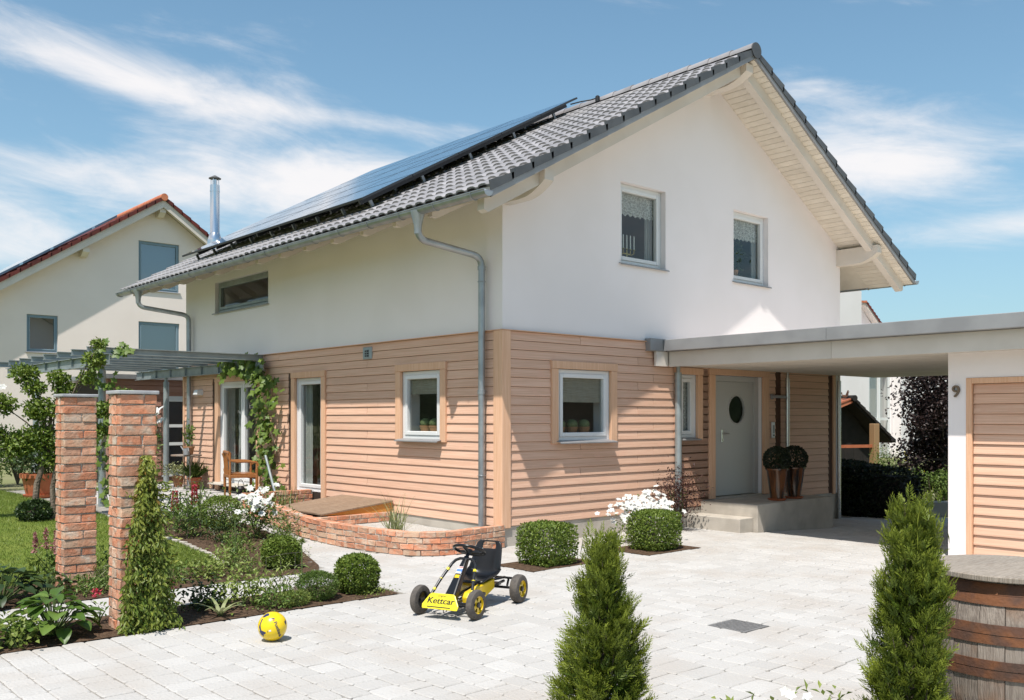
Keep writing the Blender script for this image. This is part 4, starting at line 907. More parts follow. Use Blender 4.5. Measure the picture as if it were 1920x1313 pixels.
for i in range(8):
    t = i / 8; x_, z_ = -.45 + 1.30 * t, 2.64 - 1.064 * t; MB().hexa([(x_, -.66, z_ - .06), (x_ + .19, -.66, z_ - .20), (x_ + .19, 2.7, z_ - .20), (x_, 2.7, z_ - .06), (x_, -.66, z_ + .01), (x_ + .19, -.66, z_ - .115), (x_ + .19, 2.7, z_ - .115), (x_, 2.7, z_ + .01)]).build('tile_course', 'dark_wood', sh)
for r in range(6):
    for c in range(5):
        x_ = -.5 - r * .35; z_ = 2.62 - (r * .35 + .05) * .355; y_ = -.62 + c * .22
        MB().hexa([(x_, y_, z_), (x_ - .37, y_, z_ - .12), (x_ - .37, y_ + .2, z_ - .12), (x_, y_ + .2, z_), (x_, y_, z_ + .03), (x_ - .37, y_, z_ - .07), (x_ - .37, y_ + .2, z_ - .07), (x_, y_ + .2, z_ + .03)]).build('roof_tile', 'orange_tile', sh)
MB().lathe([(.08, 0), (.08, 3.4)], (-.45, -.68, 2.63), 12, (0, 1, 0)).build('ridge_tile', 'dark_wood', sh, smooth=True)
MB().box(-.46, -.30, -1.35, -1.17, -.2, 2.0).build('timber_post', 'post_wood', sh, bevel=.01); MB().box(-2.8, -.461, -1.28, -1.22, 1.42, 1.49).build('rail', 'terracotta', sh)
wvn = thing('weathervane', 'iron cockerel weathervane fixed to the white wall above the shed', 'weathervane', (13.9, 2.9, 2.1), R(-35)); wvn.scale = (.5, .5, .5)
m = MB(); m.tube([(0, 0, -.25), (0, 0, .22)], .012, 6); m.tube([(-.2, 0, 0), (.28, 0, 0)], .012, 6); m.box(.22, .32, -.01, .01, -.06, .06); m.build('arrow', 'iron', wvn)
MB().prism([(-.16, .2), (-.1, .24), (-.02, .2), (.05, .34), (.1, .46), (.16, .46), (.14, .40), (.2, .38), (.15, .34), (.14, .22), (.06, .12), (-.02, .1), (-.12, .08), (-.22, .26), (-.26, .36), (-.2, .36)], lambda p, k: (p[0], -.012 + .024 * k, p[1])).build('cockerel', 'rust', wvn)
gc = thing('garden_chair', 'yellow garden chair on the lawn behind the shed post', 'chair', (17.6, 2.8, -.25), R(30))
MB().box(-.24, .24, -.24, .24, .42, .46).build('seat', 'yellow_plastic', gc, bevel=.01)
for sx in (-1, 1):
    for sy in (-1, 1): MB().tube([(sx * .22, sy * .22, 0), (sx * .2, sy * .2, .42)], .018, 6).build('leg', 'yellow_plastic', gc)
for k in range(5): MB().tube([(-.2 + .1 * k, .23, .45), (-.24 + .12 * k, .32, .95)], .016, 6).build('back_slat', 'yellow_plastic', gc)
MB().tube([(-.26, .32, .93), (.26, .32, .93)], .02, 6).build('top_rail', 'yellow_plastic', gc)

# low annex with boarded wall at the back of the terrace
an = thing('garden_annex', 'low boarded annex with white framed door at the far end of the terrace', 'annex', (0, 12.6, .2))
amp = lambda a, z, d: (a, -d, z - .2)
ah = [(.55, 1.55, .3, 2.15)]
wall_holes('annex_wall', [(-.7, .0), (3.4, .0), (3.4, 2.55), (-.7, 2.55)], ah, amp, .2, 'siding_red', an)
MB().box(-.7, 3.4, .21, 2.5, -.2, 2.3).build('annex_body', 'gap_dark', an)
aw = window(amp, ah[0], an, ins=.0, fw=.07, mat='white_frame', mull=(), silld=.03)
MB().pb(amp, .63, 1.47, 1.0, 1.07, -.06, .012).build('cross_bar', 'white_frame', aw); MB().pb(amp, .63, 1.47, 1.42, 1.49, -.06, .012).build('cross_bar', 'white_frame', aw)
for i in range(14):
    z = .3 + i * .16
    for (a, b) in ((-.7, .5), (1.6, 3.4)) if z < 2.15 else ((-.7, 3.4),): MB().prism([(.0, z + .155), (.012, z + .155), (.026, z + .01), (.0, z)], lambda p, k: amp(b if k else a, p[1], p[0])).build('board', 'siding_red', an)
MB().box(-.85, 3.6, -.15, 2.6, 2.32, 2.42).build('annex_roof', 'zinc_sheet', an)

# ------------------------------------------------------------------ pergola
pg = thing('pergola', 'grey galvanised steel pergola over the terrace', 'pergola', (-2.8, 6.4, 0))
def gp_(m, x0, x1, y0, y1, z0, z1): return m.box(x0 + 2.8, x1 + 2.8, y0 - 6.4, y1 - 6.4, z0, z1)
def ibeam(x0, x1, y, z0, z1, name):
    m = MB(); gp_(m, x0, x1, y - .04, y + .04, z1 - .012, z1); gp_(m, x0, x1, y - .04, y + .04, z0, z0 + .012); gp_(m, x0, x1, y - .005, y + .005, z0 + .0122, z1 - .0122); return m.build(name, 'galvanised', pg)
for i in range(8): ibeam(-3.05, -.06, 6.42 + i * .78, 2.66, 2.765, 'rafter')
for bx in (-2.78, -.16):
    m = MB(); gp_(m, bx - .045, bx + .045, 6.2, 12.3, 2.645, 2.657); gp_(m, bx - .045, bx + .045, 6.2, 12.3, 2.48, 2.492); gp_(m, bx - .006, bx + .006, 6.2, 12.3, 2.4922, 2.6448); m.build('beam', 'galvanised', pg)
    for i in range(8): gp_(MB(), bx - .04, bx + .04, 6.42 + i * .78 - .004, 6.42 + i * .78 + .004, 2.493, 2.644).build('stiffener', 'galvanised', pg)
for (px_, py_) in ((-2.78, 6.55), (-2.78, 10.25), (-.16, 10.6)):
    MB().tube([(px_ + 2.8, py_ - 6.4, gz(px_, py_) - .05), (px_ + 2.8, py_ - 6.4, 2.40)], .057, 16).build('post', 'galvanised', pg, smooth=40); MB().tube([(px_ + 2.8, py_ - 6.4, 2.40), (px_ + 2.8, py_ - 6.4, 2.478)], .035, 12).build('post_head', 'galvanised', pg, smooth=40)

# ------------------------------------------------------------------ bricks
def brick_mesh(l, h, d, seed):
    r = random.Random(seed); bm = bmesh.new(); bmesh.ops.create_cube(bm, size=1.0)
    bmesh.ops.bevel(bm, geom=bm.edges[:], offset=.055, segments=1, affect='EDGES', profile=.5)
    for v in bm.verts: v.co = Vector((v.co.x * l, v.co.y * d, v.co.z * h)) + Vector((r.uniform(-1, 1) * .0042, r.uniform(-1, 1) * .0042, r.uniform(-1, 1) * .0032))
    me = bpy.data.meshes.new('brick'); bm.to_mesh(me); bm.free(); me.materials.append(M['brick'] if seed not in (0, 4) else M['brick_pale']); return me
BV = {}
def brick(l, h, d, parent, loc, rz):
    key = (round(l, 2), round(h, 3), round(d, 2)); 
    if key not in BV: BV[key] = [brick_mesh(l, h, d, s) for s in range(6)]
    o = bpy.data.objects.new('brick', random.choice(BV[key])); COL.objects.link(o); o.parent = parent; o.location = loc; o.rotation_euler = (random.uniform(-.012, .012), random.uniform(-.015, .015), rz + random.uniform(-.015, .015)); return o
def pillar(x0, y0, w, d, h, label):
    t = thing('brick_pillar', label, 'pillar', (x0, y0, 0), 0, 'brick pillars in the flower beds'); nc = 23; ch = (h - .03) / nc; g = .011
    MB().box(.012, w - .012, .012, d - .012, -.05, h - .031).build('mortar_core', 'mortar', t)
    bt = .085
    for i in range(nc):
        z = ch * (i + .5); z += 0; hh = ch - g
        j = lambda: random.uniform(-.004, .004)
        if i % 2 == 0:
            a = w * random.choice((.55, .6, .42, .66))
            brick(a - g, hh, bt, t, (a / 2, bt / 2 + j(), z), 0); brick(w - a - g, hh, bt, t, (a + (w - a) / 2, bt / 2 + j(), z), 0)
            brick(w - g, hh, bt, t, (w / 2, d - bt / 2, z), 0); brick(d - 2 * bt - g, hh, bt, t, (bt / 2 + j(), d / 2, z), math.pi / 2); brick(d - 2 * bt - g, hh, bt, t, (w - bt / 2, d / 2, z), math.pi / 2)
        else:
            brick(w - g, hh, bt, t, (w / 2, bt / 2 + j(), z), 0); brick(w - g, hh, bt, t, (w / 2, d - bt / 2, z), 0)
            brick(d - 2 * bt - g, hh, bt, t, (bt / 2 + j(), d / 2, z), math.pi / 2); brick(d - 2 * bt - g, hh, bt, t, (w - bt / 2 + j(), d / 2, z), math.pi / 2)
    MB().box(-.012, w + .012, -.012, d + .012, h - .028, h).build('capstone', 'capstone', t, bevel=.005); return t
pillar(-5.104, .494, .31, .26, 1.875, 'rear brick pillar beside the lawn with slender tree behind it')
pillar(-5.296, -1.60, .29, .27, 1.86, 'front brick pillar overgrown with climbing creeper')
# curved planter wall
pw = thing('planter_wall', 'low curved red brick planter wall in front of the long side wall', 'planter', (-1.4, 1.0, 0))
def resample(pts, stepn):
    P = [Vector((a, b, 0)) for a, b in pts]
    # Catmull-Rom
    C_ = []
    for i in range(len(P) - 1):
        p0, p1, p2, p3 = P[max(i - 1, 0)], P[i], P[i + 1], P[min(i + 2, len(P) - 1)]
        for k in range(12): t = k / 12; C_.append(.5 * ((2 * p1) + (p2 - p0) * t + (2 * p0 - 5 * p1 + 4 * p2 - p3) * t * t + (3 * p1 - p0 - 3 * p2 + p3) * t ** 3))
    C_.append(P[-1]); Ls = [0]
    for a, b in zip(C_, C_[1:]): Ls.append(Ls[-1] + (b - a).length)
    def at(s):
        s = max(0, min(Ls[-1] - 1e-6, s))
        for i in range(len(Ls) - 1):
            if Ls[i] <= s <= Ls[i + 1]: t = (s - Ls[i]) / max(1e-9, Ls[i + 1] - Ls[i]); return C_[i].lerp(C_[i + 1], t), (C_[i + 1] - C_[i]).normalized()
    return at, Ls[-1]
PO = Vector((-1.4, 1.0, 0))
def wallrun(pts, thick, h, ncrs, inner=1):
    at, Ltot = resample(pts, .1); ch = h / ncrs; g = .012
    # mortar core ribbon
    m = MB(); nseg = 40
    for i in range(nseg + 1):
        p, t = at(Ltot * i / nseg); nrm = Vector((-t.y, t.x, 0)) * inner; zb = gz(p.x, p.y)
        for (dd, zz_) in ((.010, -.06), (.010, h - .010), (thick - .010, h - .010), (thick - .010, -.06)):
            q = p + nrm * dd - PO; m.v.append((q.x, q.y, zb + zz_))
        if i:
            b = 4 * i
            for k in range(4): m.f.append((b - 4 + k, b - 4 + (k + 1) % 4, b + (k + 1) % 4, b + k)); m.mi.append(0)
    m.f += [(0, 1, 2, 3), (4 * nseg, 4 * nseg + 1, 4 * nseg + 2, 4 * nseg + 3)]; m.mi += [0, 0]; m.build('mortar_core', 'mortar', pw)
    for c in range(ncrs):
        s = -(.11 if c % 2 else 0)
        while s < Ltot - .03:
            l = random.choice((.20, .22, .24)) if c < ncrs - 1 else random.choice((.11, .22, .12, .2)); a = max(0, s); b = min(Ltot, s + l)
            if b - a > .05:
                p, t = at((a + b) / 2); nrm = Vector((-t.y, t.x, 0)) * inner; q = p + nrm * thick / 2 - PO
                brick(round(b - a - g, 2), ch - g, thick + random.choice((-.01, 0, .006)), pw, (q.x, q.y, gz(p.x, p.y) + ch * (c + .5)), math.atan2(t.y, t.x))
            s += l
wallrun(PL, .13, .29, 4, -1)
wallrun([(-1.24, 4.72), (-.6, 4.72), (-.03, 4.72)], .12, .30, 4, 1)
wallrun([(-1.34, 2.30), (-.7, 2.30), (-.03, 2.30)], .12, .27, 4, 1)
gr_poly = [(-.06, .02)] + [(x_ + .12 if x_ < -.9 else x_, y_ + (.12 if y_ < .1 else 0)) for x_, y_ in PL[1:7]] + [(-1.38, 2.3), (-.02, 2.3), (-.02, .3)]
struct(poly_sheet('planter_gravel', gr_poly, 'gravel', .13, .15, noise=.012))
struct(poly_sheet('planter_soil', [(-1.36, 2.42), (-.02, 2.42), (-.02, 4.7), (-1.16, 4.7)], 'soil', .10, .2, noise=.02))
# wooden cellar hatch leaning on the wall inside the planter
ht = thing('cellar_hatch', 'weathered sloping wooden hatch boards inside the brick planter', 'hatch', (-.6, 3.0, .3))
for i in range(6):
    y0_, y1_ = -.62 + i * .235, -.62 + (i + 1) * .235 - .005
    MB().hexa([(-.62, y0_, -.005), (.56, y0_, .115), (.56, y1_, .115), (-.62, y1_, -.005), (-.62, y0_, .02), (.56, y0_, .14), (.56, y1_, .14), (-.62, y1_, .02)]).build('plank', 'hatch_wood', ht, bevel=.003)
MB().prism([(-.62, -.006), (.56, .114), (.56, -.02), (-.2, -.02)], lambda p, k: (p[0], -.60 + .03 * k, p[1])).build('side_board', 'ochre_wood', ht)
# ------------------------------------------------------------------ unseen wooded ring, added to darken the horizon in window reflections
hm = MB(); nh = 96
for i in range(nh):
    a = 2 * math.pi * i / nh; hh = 9 + 3.5 * math.sin(a * 3 + 1) + 2.0 * math.sin(a * 7) + 1.2 * math.sin(a * 17)
    for rr_, zz_ in ((150, -1), (185, hh * .75), (240, hh * 1.25), (330, -2)): hm.v.append((rr_ * math.cos(a), rr_ * math.sin(a), zz_))
for i in range(nh):
    for k in range(3): b = 4 * i; c = 4 * ((i + 1) % nh); hm.f.append((b + k, c + k, c + k + 1, b + k + 1)); hm.mi.append(0)
mk('reflection_woods', (0.02, 0.033, 0.014), 0.95, (0.035, 0.05, 0.022), 0.25, bump=1.0, bs=.4, bdist=3.0, spec=0.1)
struct(hm.build('reflection_hills', 'reflection_woods', None, smooth='all'))

# ------------------------------------------------------------------ pedal go-kart
KA = math.atan2(-.376, -.927)
kt = thing('pedal_go_kart', 'black and yellow pedal go-kart standing on the paving', 'go-kart', (-2.70, -2.68, 0.0), KA)
TR, WB2, WR = .265, .40, .122
def kwheel(x, y, r, wd, steer=0.0):
    sgn = 1 if y > 0 else -1
    e = MB()
    prof = [(r * .60, -wd * .5), (r * .80, -wd * .5), (r * .94, -wd * .42), (r, -wd * .22), (r, wd * .22), (r * .94, wd * .42), (r * .80, wd * .5), (r * .60, wd * .5)]
    e.lathe(prof + [prof[0]], n=32, axis=(0, 1, 0), caps=False)
    tyre = e.build('tyre', 'rubber', kt, smooth=40); tyre.location = (x, y, r); tyre.rotation_euler = (0, 0, steer)
    m = MB(); seg = 32; ro = r * .605
    # rim disc with five openings
    V = []
    for side in (-.014, .014):
        pass
    outer = [(ro * math.cos(2 * math.pi * i / 40), ro * math.sin(2 * math.pi * i / 40)) for i in range(40)]
    holes = []
    for k in range(5):
        a0 = 2 * math.pi * k / 5 + .2; pts = []
        for (rad, da) in ((.42, -.22), (.42, .22), (.80, .30), (.84, 0), (.80, -.30)): pts.append((ro * rad * math.cos(a0 + da), ro * rad * math.sin(a0 + da)))
        holes.append(pts)
    for yy_ in (wd * .30, wd * .18):
        polys = [[Vector((p, q, 0)) for p, q in outer]] + [[Vector((p, q, 0)) for p, q in h] for h in holes]
        m.add([(p.x, sgn * yy_, p.y) for q in polys for p in q], [tuple(t) for t in tessellate_polygon(polys)])
    for h in holes + [outer]:
        for (a, b), (c, d) in zip(h, h[1:] + h[:1]): m.add([(a, sgn * wd * .30, b), (c, sgn * wd * .30, d), (c, sgn * wd * .18, d), (a, sgn * wd * .18, b)], [(0, 1, 2, 3)])
    m.lathe([(ro, 0), (ro, wd * .44), (ro * .93, wd * .44), (ro * .9, wd * .28)], (0, 0, 0), 40, (0, sgn, 0), caps=False)
    rim = m.build('rim', 'yellow_paint', tyre); MB().lathe([(r * .18, wd * .2), (r * .18, wd * .5), (r * .10, wd * .56), (.001, wd * .56)], n=14, axis=(0, sgn, 0)).build('hub', 'black_paint', tyre, smooth=True)
    MB().lathe([(ro * .98, -wd * .2), (ro * .98, wd * .1)], n=24, axis=(0, sgn, 0)).build('inner_drum', 'black_paint', tyre, smooth=True); return tyre
ST = R(-4)
kwheel(WB2, TR, WR, .062, ST); kwheel(WB2, -TR, WR, .062, ST); kwheel(-WB2, TR, .125, .085); kwheel(-WB2, -TR, .125, .085)
# chassis
m = MB(); m.tube([(-WB2, -TR + .03, .125), (-WB2, TR - .03, .125)], .012, 10); m.tube([(WB2, -TR + .03, .118), (WB2, TR - .03, .118)], .012, 10)
for sy in (-1, 1):
    m.tube([(-WB2 - .06, sy * .085, .17), (-.15, sy * .085, .155), (.15, sy * .07, .12), (WB2 - .02, sy * .06, .115)], .014, 8)
    m.tube([(-WB2, sy * .15, .14), (-WB2 - .03, sy * .15, .20), (-WB2 + .05, sy * .15, .225), (-.2, sy * .12, .225)], .011, 8)
m.tube([(-WB2 - .06, -.17, .2), (-WB2 - .06, .17, .2)], .011, 8); m.box(-WB2 + .02, -.18, -.10, .10, .15, .175); m.tube([(-.2, -.12, .225), (-.2, .12, .225)], .011, 8)
m.tube([(.1, -.16, .09), (.1, -.05, .09), (.14, .05, .16), (.14, .16, .16)], .008, 8); m.tube([(WB2 - .05, -.2, .085), (WB2 - .05, .2, .085)], .008, 8)
fr = m.build('frame', 'black_paint', kt, smooth=40)
for (a, b) in ((-.16, .09), (.16, .16)): MB().box(.07 if a < 0 else .11, .14 if a < 0 else .18, a - .045, a + .045, b - .014, b + .014).build('pedal', 'black_plastic', kt, bevel=.006)
# chain guard: long yellow box on the outer side, tapering to the front
MB().prism([(-.20, .235), (-.20, .15), (.05, .075), (.20, .065), (.29, .085), (.30, .15), (.26, .19), (.05, .215)], lambda p, k: (p[0], .075 + .055 * k, p[1])).build('chain_guard', 'yellow_paint', kt, bevel=.012, seg=2)
MB().prism([(-.20, .235), (-.20, .16), (.05, .10), (.24, .09), (.24, .16), (.05, .215)], lambda p, k: (p[0], -.115 + .04 * k, p[1])).build('chain_guard', 'yellow_paint', kt, bevel=.010, seg=2)
# steering column: broad tapering black box section leaning back, with wheel
ctop = Vector((.07, 0, .455)); cbot = Vector((.37, 0, .13))
m = MB(); dx = (ctop - cbot).normalized(); px_ = Vector((dx.z, 0, -dx.x))
def quadring(c, a, b): return [c + px_ * -b + Vector((0, -a, 0)), c + px_ * -b + Vector((0, a, 0)), c + px_ * b + Vector((0, a * .8, 0)), c + px_ * b + Vector((0, -a * .8, 0))]
r1 = quadring(cbot, .062, .035); r2 = quadring(cbot.lerp(ctop, .8), .030, .026); r3 = quadring(ctop, .024, .02)
m.add(r1 + r2 + r3, [(0, 1, 5, 4), (1, 2, 6, 5), (2, 3, 7, 6), (3, 0, 4, 7), (4, 5, 9, 8), (5, 6, 10, 9), (6, 7, 11, 10), (7, 4, 8, 11), (3, 2, 1, 0), (8, 9, 10, 11)])
scol = m.build('steering_column', 'black_plastic', kt, bevel=.012, seg=2)
def sticker(t0, t1, w0, matn, d=.0):
    a = cbot.lerp(ctop, t0); b = cbot.lerp(ctop, t1); q = []
    off_ = lambda t: (.035 + (.026 - .035) * t / .8) + .0025 + d
    for c, w_, t in ((a, w0, t0), (b, w0 * .9, t1)):
        n_ = px_ * off_(t); q += [c + n_ + Vector((0, -w_, 0)), c + n_ + Vector((0, w_, 0))]
    m = MB(); m.add([q[0], q[1], q[3], q[2]], [(0, 1, 2, 3)]); m.build('sticker', matn, scol, recalc=False)
sticker(.56, .72, .026, 'sticker_blue'); sticker(.66, .72, .026, 'sticker_white', .001); sticker(.56, .60, .026, 'sticker_white', .001); sticker(.69, .71, .024, 'sticker_red', .002); sticker(.46, .53, .022, 'yellow_paint')
wc = Vector((.03, 0, .505)); wn_ = Vector((-.42, 0, .90)).normalized()
u = Vector((0, 1, 0)); v_ = wn_.cross(u)
m = MB(); m.tube([wc + (u * math.cos(a) + v_ * math.sin(a)) * .135 for a in [2 * math.pi * i / 36 for i in range(36)]], .0135, 10, closed=True); swh = m.build('steering_wheel', 'black_plastic', kt, smooth='all')
m = MB()
for a in (math.pi / 2 * 3, R(25), R(155)): m.tube([wc - wn_ * .02, wc + (u * math.cos(a) + v_ * math.sin(a)) * .07 - wn_ * .008, wc + (u * math.cos(a) + v_ * math.sin(a)) * .13], [.018, .015, .011], 8)
m.lathe([(.03, -.035), (.034, -.005), (.026, .006), (.001, .007)], wc, 16, tuple(wn_)); m.tube([ctop, wc - wn_ * .02], .016, 10); m.build('spokes', 'black_plastic', swh, smooth=40)
MB().lathe([(.018, .0075), (.001, .009)], wc, 14, tuple(wn_)).build('hub_badge', 'yellow_plastic', swh)
# the hooped bar from the axle over the column, with yellow sleeves
for sy in (-1, 1):
    pts = [Vector((WB2 - .03, sy * .20, .135)), Vector((.24, sy * .155, .285)), Vector((.13, sy * .115, .395)), Vector((.105, sy * .09, .425)), Vector((.10, sy * .05, .44)), Vector((.10, 0, .44))]
    b_ = MB().tube(pts, .0125, 10).build('hoop_bar', 'black_paint', kt, smooth=40)
    for (i, t0, t1) in ((0, .40, .50), (0, .97, 1.0), (1, .55, .70)):
        MB().tube([pts[i].lerp(pts[i + 1], t0), pts[i].lerp(pts[i + 1], t1)], .0145, 10).build('sleeve', 'yellow_plastic', b_, smooth=40)
# front plate with lettering
fc = Vector((WB2 + .115, 0, .145)); tilt = R(28)
fx = Vector((math.sin(tilt) * -1, 0, math.cos(tilt))); fn_ = Vector((math.cos(tilt), 0, math.sin(tilt)))
def fp(a, b, d): return fc + Vector((0, 1, 0)) * a + fx * b + fn_ * d
m = MB(); m.prism([(-.165, -.065), (.165, -.065), (.172, -.03), (.12, .058), (.10, .07), (-.10, .07), (-.12, .058), (-.172, -.03)], lambda p, k: fp(p[0], p[1], -.012 + .012 * k)); fpl = m.build('front_plate', 'yellow_plastic', kt, bevel=.006, seg=2)
def plate_text(txt, size, b, bold):
    me = text_mesh(txt, size); 
    for v in me.vertices: v.co = fp(v.co.x * (1.12 if bold else 1.0) + (v.co.y * .12), v.co.y + b, .0015)
    o = link('lettering', me, 'black', fpl)
    if bold:
        for k, s_ in enumerate((.0014, -.0014, .0026)):
            me2 = me.copy()
            for v in me2.vertices: v.co = v.co + Vector((0, s_, 0)) + fn_ * (.0002 * (k + 1))
            link('lettering', me2, None, fpl)
plate_text('original', .026, .048, False); plate_text('Kettcar', .074, .004, True)
m = MB(); m.prism([(-.12, -.052), (.10, -.052), (.10, -.044), (-.12, -.044)], lambda p, k: fp(p[0], p[1], .001 + .0008 * k)); m.build('print_line', 'black', fpl)
m = MB(); m.tube([(WB2, -.06, .115), (WB2 + .11, -.06, .115)], .01, 8); m.tube([(WB2, .06, .115), (WB2 + .11, .06, .115)], .01, 8); m.tube([(WB2 + .06, .02, .11), (WB2 + .07, .03, .06), (WB2 + .07, .0, .045), (WB2 + .06, -.01, .09)], .004, 6); m.build('plate_bracket', 'black_paint', kt, smooth=40)
# bucket seat
prof = [(.145, .225, .115, .0), (.12, .236, .145, .01), (.05, .235, .16, .03), (-.03, .228, .165, .045), (-.11, .225, .165, .055), (-.165, .245, .165, .065), (-.195, .30, .16, .06), (-.215, .37, .15, .045), (-.235, .44, .14, .03), (-.243, .475, .135, .022), (-.252, .505, .128, .018), (-.258, .53, .118, .012), (-.262, .545, .095, .006)]
nu = 13; V = []; F = []
for i, (px2, pz2, hw, up_) in enumerate(prof):
    for j in range(nu):
        s_ = -1 + 2 * j / (nu - 1); e_ = abs(s_) ** 3
        V.append((px2 + (up_ * .9 * e_ if pz2 > .26 else .0), hw * s_, pz2 + (up_ * 1.2 * e_ if pz2 < .30 else 0)))
for i in range(len(prof) - 1):
    for j in range(nu - 1):
        if i in (9, 10) and 2 <= j <= nu - 4 + 0 and 3 <= j <= nu - 5 + 0: continue
        F.append((i * nu + j, i * nu + j + 1, (i + 1) * nu + j + 1, (i + 1) * nu + j))
me = bpy.data.meshes.new('seat'); me.from_pydata(V, [], F); seat = link('seat', me, 'black_plastic', kt, smooth='all'); seat.location = (-.10, 0, .0)
md = seat.modifiers.new('solidify', 'SOLIDIFY'); md.thickness = .022; md.offset = 0; sb = seat.modifiers.new('subsurf', 'SUBSURF'); sb.levels = 1; sb.render_levels = 2

# ------------------------------------------------------------------ ball
BR = .106
bl = thing('ball', 'yellow ball with navy patches lying on the paving', 'ball', (-4.55, -2.63, BR + .002))
m = MB(); prof = [(max(1e-4, BR * math.cos(-math.pi / 2 + math.pi * i / 24)), BR * math.sin(-math.pi / 2 + math.pi * i / 24)) for i in range(25)]; m.lathe(prof, n=40, caps=False); m.build('skin', 'ball_yellow', bl, smooth='all')
toC = (CAM - Vector((-4.55, -2.63, BR))).normalized(); rgt = Vector((0, 0, 1)).cross(toC).normalized(); upv = toC.cross(rgt)
def sph(a, b, r=BR * 1.004):
    """point on the ball a (right) and b (up) in ball radii measured along the surface, seen from the front"""
    rad = math.hypot(a, b); th = rad
    if rad < 1e-6: return toC * r
    d = (rgt * a + upv * b) / rad; return (toC * math.cos(th) + d * math.sin(th)) * r
def patch(poly, matn, n=6, lift=1.004):
    cx_ = sum(p[0] for p in poly) / len(poly); cy_ = sum(p[1] for p in poly) / len(poly); m = MB(); k = len(poly); dense = []
    for (a, b), (c, d) in zip(poly, poly[1:] + poly[:1]):
        for i in range(n): dense.append((a + (c - a) * i / n, b + (d - b) * i / n))
    rings = 6; N_ = len(dense); m.v.append(tuple(sph(cx_, cy_, BR * lift)))
    for r_ in range(1, rings + 1):
        for (a, b) in dense: m.v.append(tuple(sph(cx_ + (a - cx_) * r_ / rings, cy_ + (b - cy_) * r_ / rings, BR * lift)))
    for i in range(N_): m.f.append((0, 1 + i, 1 + (i + 1) % N_)); m.mi.append(0)
    for r_ in range(rings - 1):
        for i in range(N_): a = 1 + r_ * N_; m.f.append((a + i, a + N_ + i, a + N_ + (i + 1) % N_, a + (i + 1) % N_)); m.mi.append(0)
    return m.build('printed_patch', matn, bl, smooth='all', recalc=False)
# navy band round the left side widening into two pointed patches
patch([(-.98, .30), (-1.12, .0), (-1.02, -.30), (-.86, -.28), (-.97, .0), (-.86, .32), (-.72, .62), (-.86, .66)], 'ball_navy')
patch([(-.90, -.25), (-.48, -.42), (-.50, -.52), (-.66, -.60), (-.72, -.84), (-.98, -.62), (-1.1, -.36)], 'ball_navy')
patch([(-.66, .72), (-.26, .84), (-.24, 1.02), (-.40, 1.18), (-.66, 1.1), (-.86, .8)], 'ball_navy')
patch([(.93, .30), (1.08, .05), (1.2, .2), (1.15, .55)], 'ball_navy')
patch([(-.12, .56), (.06, .60), (.18, .52), (.14, .48), (.02, .50), (-.10, .50)], 'ball_navy', 3); patch([(.0, .47), (.14, .47), (.12, .36), (.03, .38)], 'sticker_red', 3); patch([(-.26, -.26), (-.10, -.24), (-.09, -.36), (-.24, -.38)], 'sticker_white', 3); patch([(-.36, -.30), (-.33, -.29), (-.31, -.42), (-.35, -.43)], 'ball_navy', 3)
me = text_mesh('Postbank', .34)
bm = bmesh.new(); bm.from_mesh(me); bmesh.ops.triangulate(bm, faces=bm.faces); bmesh.ops.subdivide_edges(bm, edges=[e for e in bm.edges if e.calc_length() > .06], cuts=1); bm.to_mesh(me); bm.free()
for v in me.vertices:
    s_ = v.co.x; t_ = v.co.y; ca_, sa_ = math.cos(R(-68)), math.sin(R(-68)); a = s_ * ca_ - t_ * sa_; b = s_ * sa_ + t_ * ca_; v.co = sph(a + .40 + .10 * b * b * -.6, b - .28, BR * 1.006)
link('lettering', me, 'ball_navy', bl)
me2 = me.copy()
for v in me2.vertices: v.co = (v.co + rgt * .0016 - upv * .0008) * 1.001
link('lettering', me2, None, bl)

# ------------------------------------------------------------------ rain barrel
br = thing('rain_barrel', 'old oak barrel with rusty iron hoops and wooden lid', 'barrel', (-2.66, -7.065, 0.0))
BH = .845
def brad(z): t = (z - BH / 2) / (BH / 2); return .355 + .075 * (1 - t * t)
nst = 22
for k in range(nst):
    a0, a1 = 2 * math.pi * k / nst + .004, 2 * math.pi * (k + 1) / nst - .004; m = MB(); nz_ = 9; dr = random.uniform(-.002, .002)
    for i in range(nz_ + 1):
        z = BH * i / nz_; r = brad(z) + dr
        for a in (a0, (a0 + a1) / 2, a1): m.v.append((r * math.cos(a), r * math.sin(a), z))
        for a in (a1, a0): m.v.append(((r - .025) * math.cos(a), (r - .025) * math.sin(a), z))
    for i in range(nz_):
        for j in range(5): m.f.append((5 * i + j, 5 * i + (j + 1) % 5, 5 * i + 5 + (j + 1) % 5, 5 * i + 5 + j)); m.mi.append(0)
    m.f += [(0, 1, 2, 3, 4), tuple(5 * nz_ + j for j in range(5))]; m.mi += [0, 0]; m.build('stave', 'old_wood', br)
def hoop(z0, z1, nm='hoop', th=.006):
    prof = [(brad(z0) + .002, z0), (brad(z0) + .002 + th, z0), (brad((z0 + z1) / 2) + .002 + th, (z0 + z1) / 2), (brad(z1) + .002 + th, z1), (brad(z1) + .002, z1)]
    MB().lathe(prof, n=56, caps=False).build(nm, 'rust', br, smooth=35)
hoop(.785, .838); hoop(.735, .783); hoop(.598, .645); hoop(.552, .594); hoop(.432, .475); hoop(.388, .428); hoop(.2, .24); hoop(.03, .08)
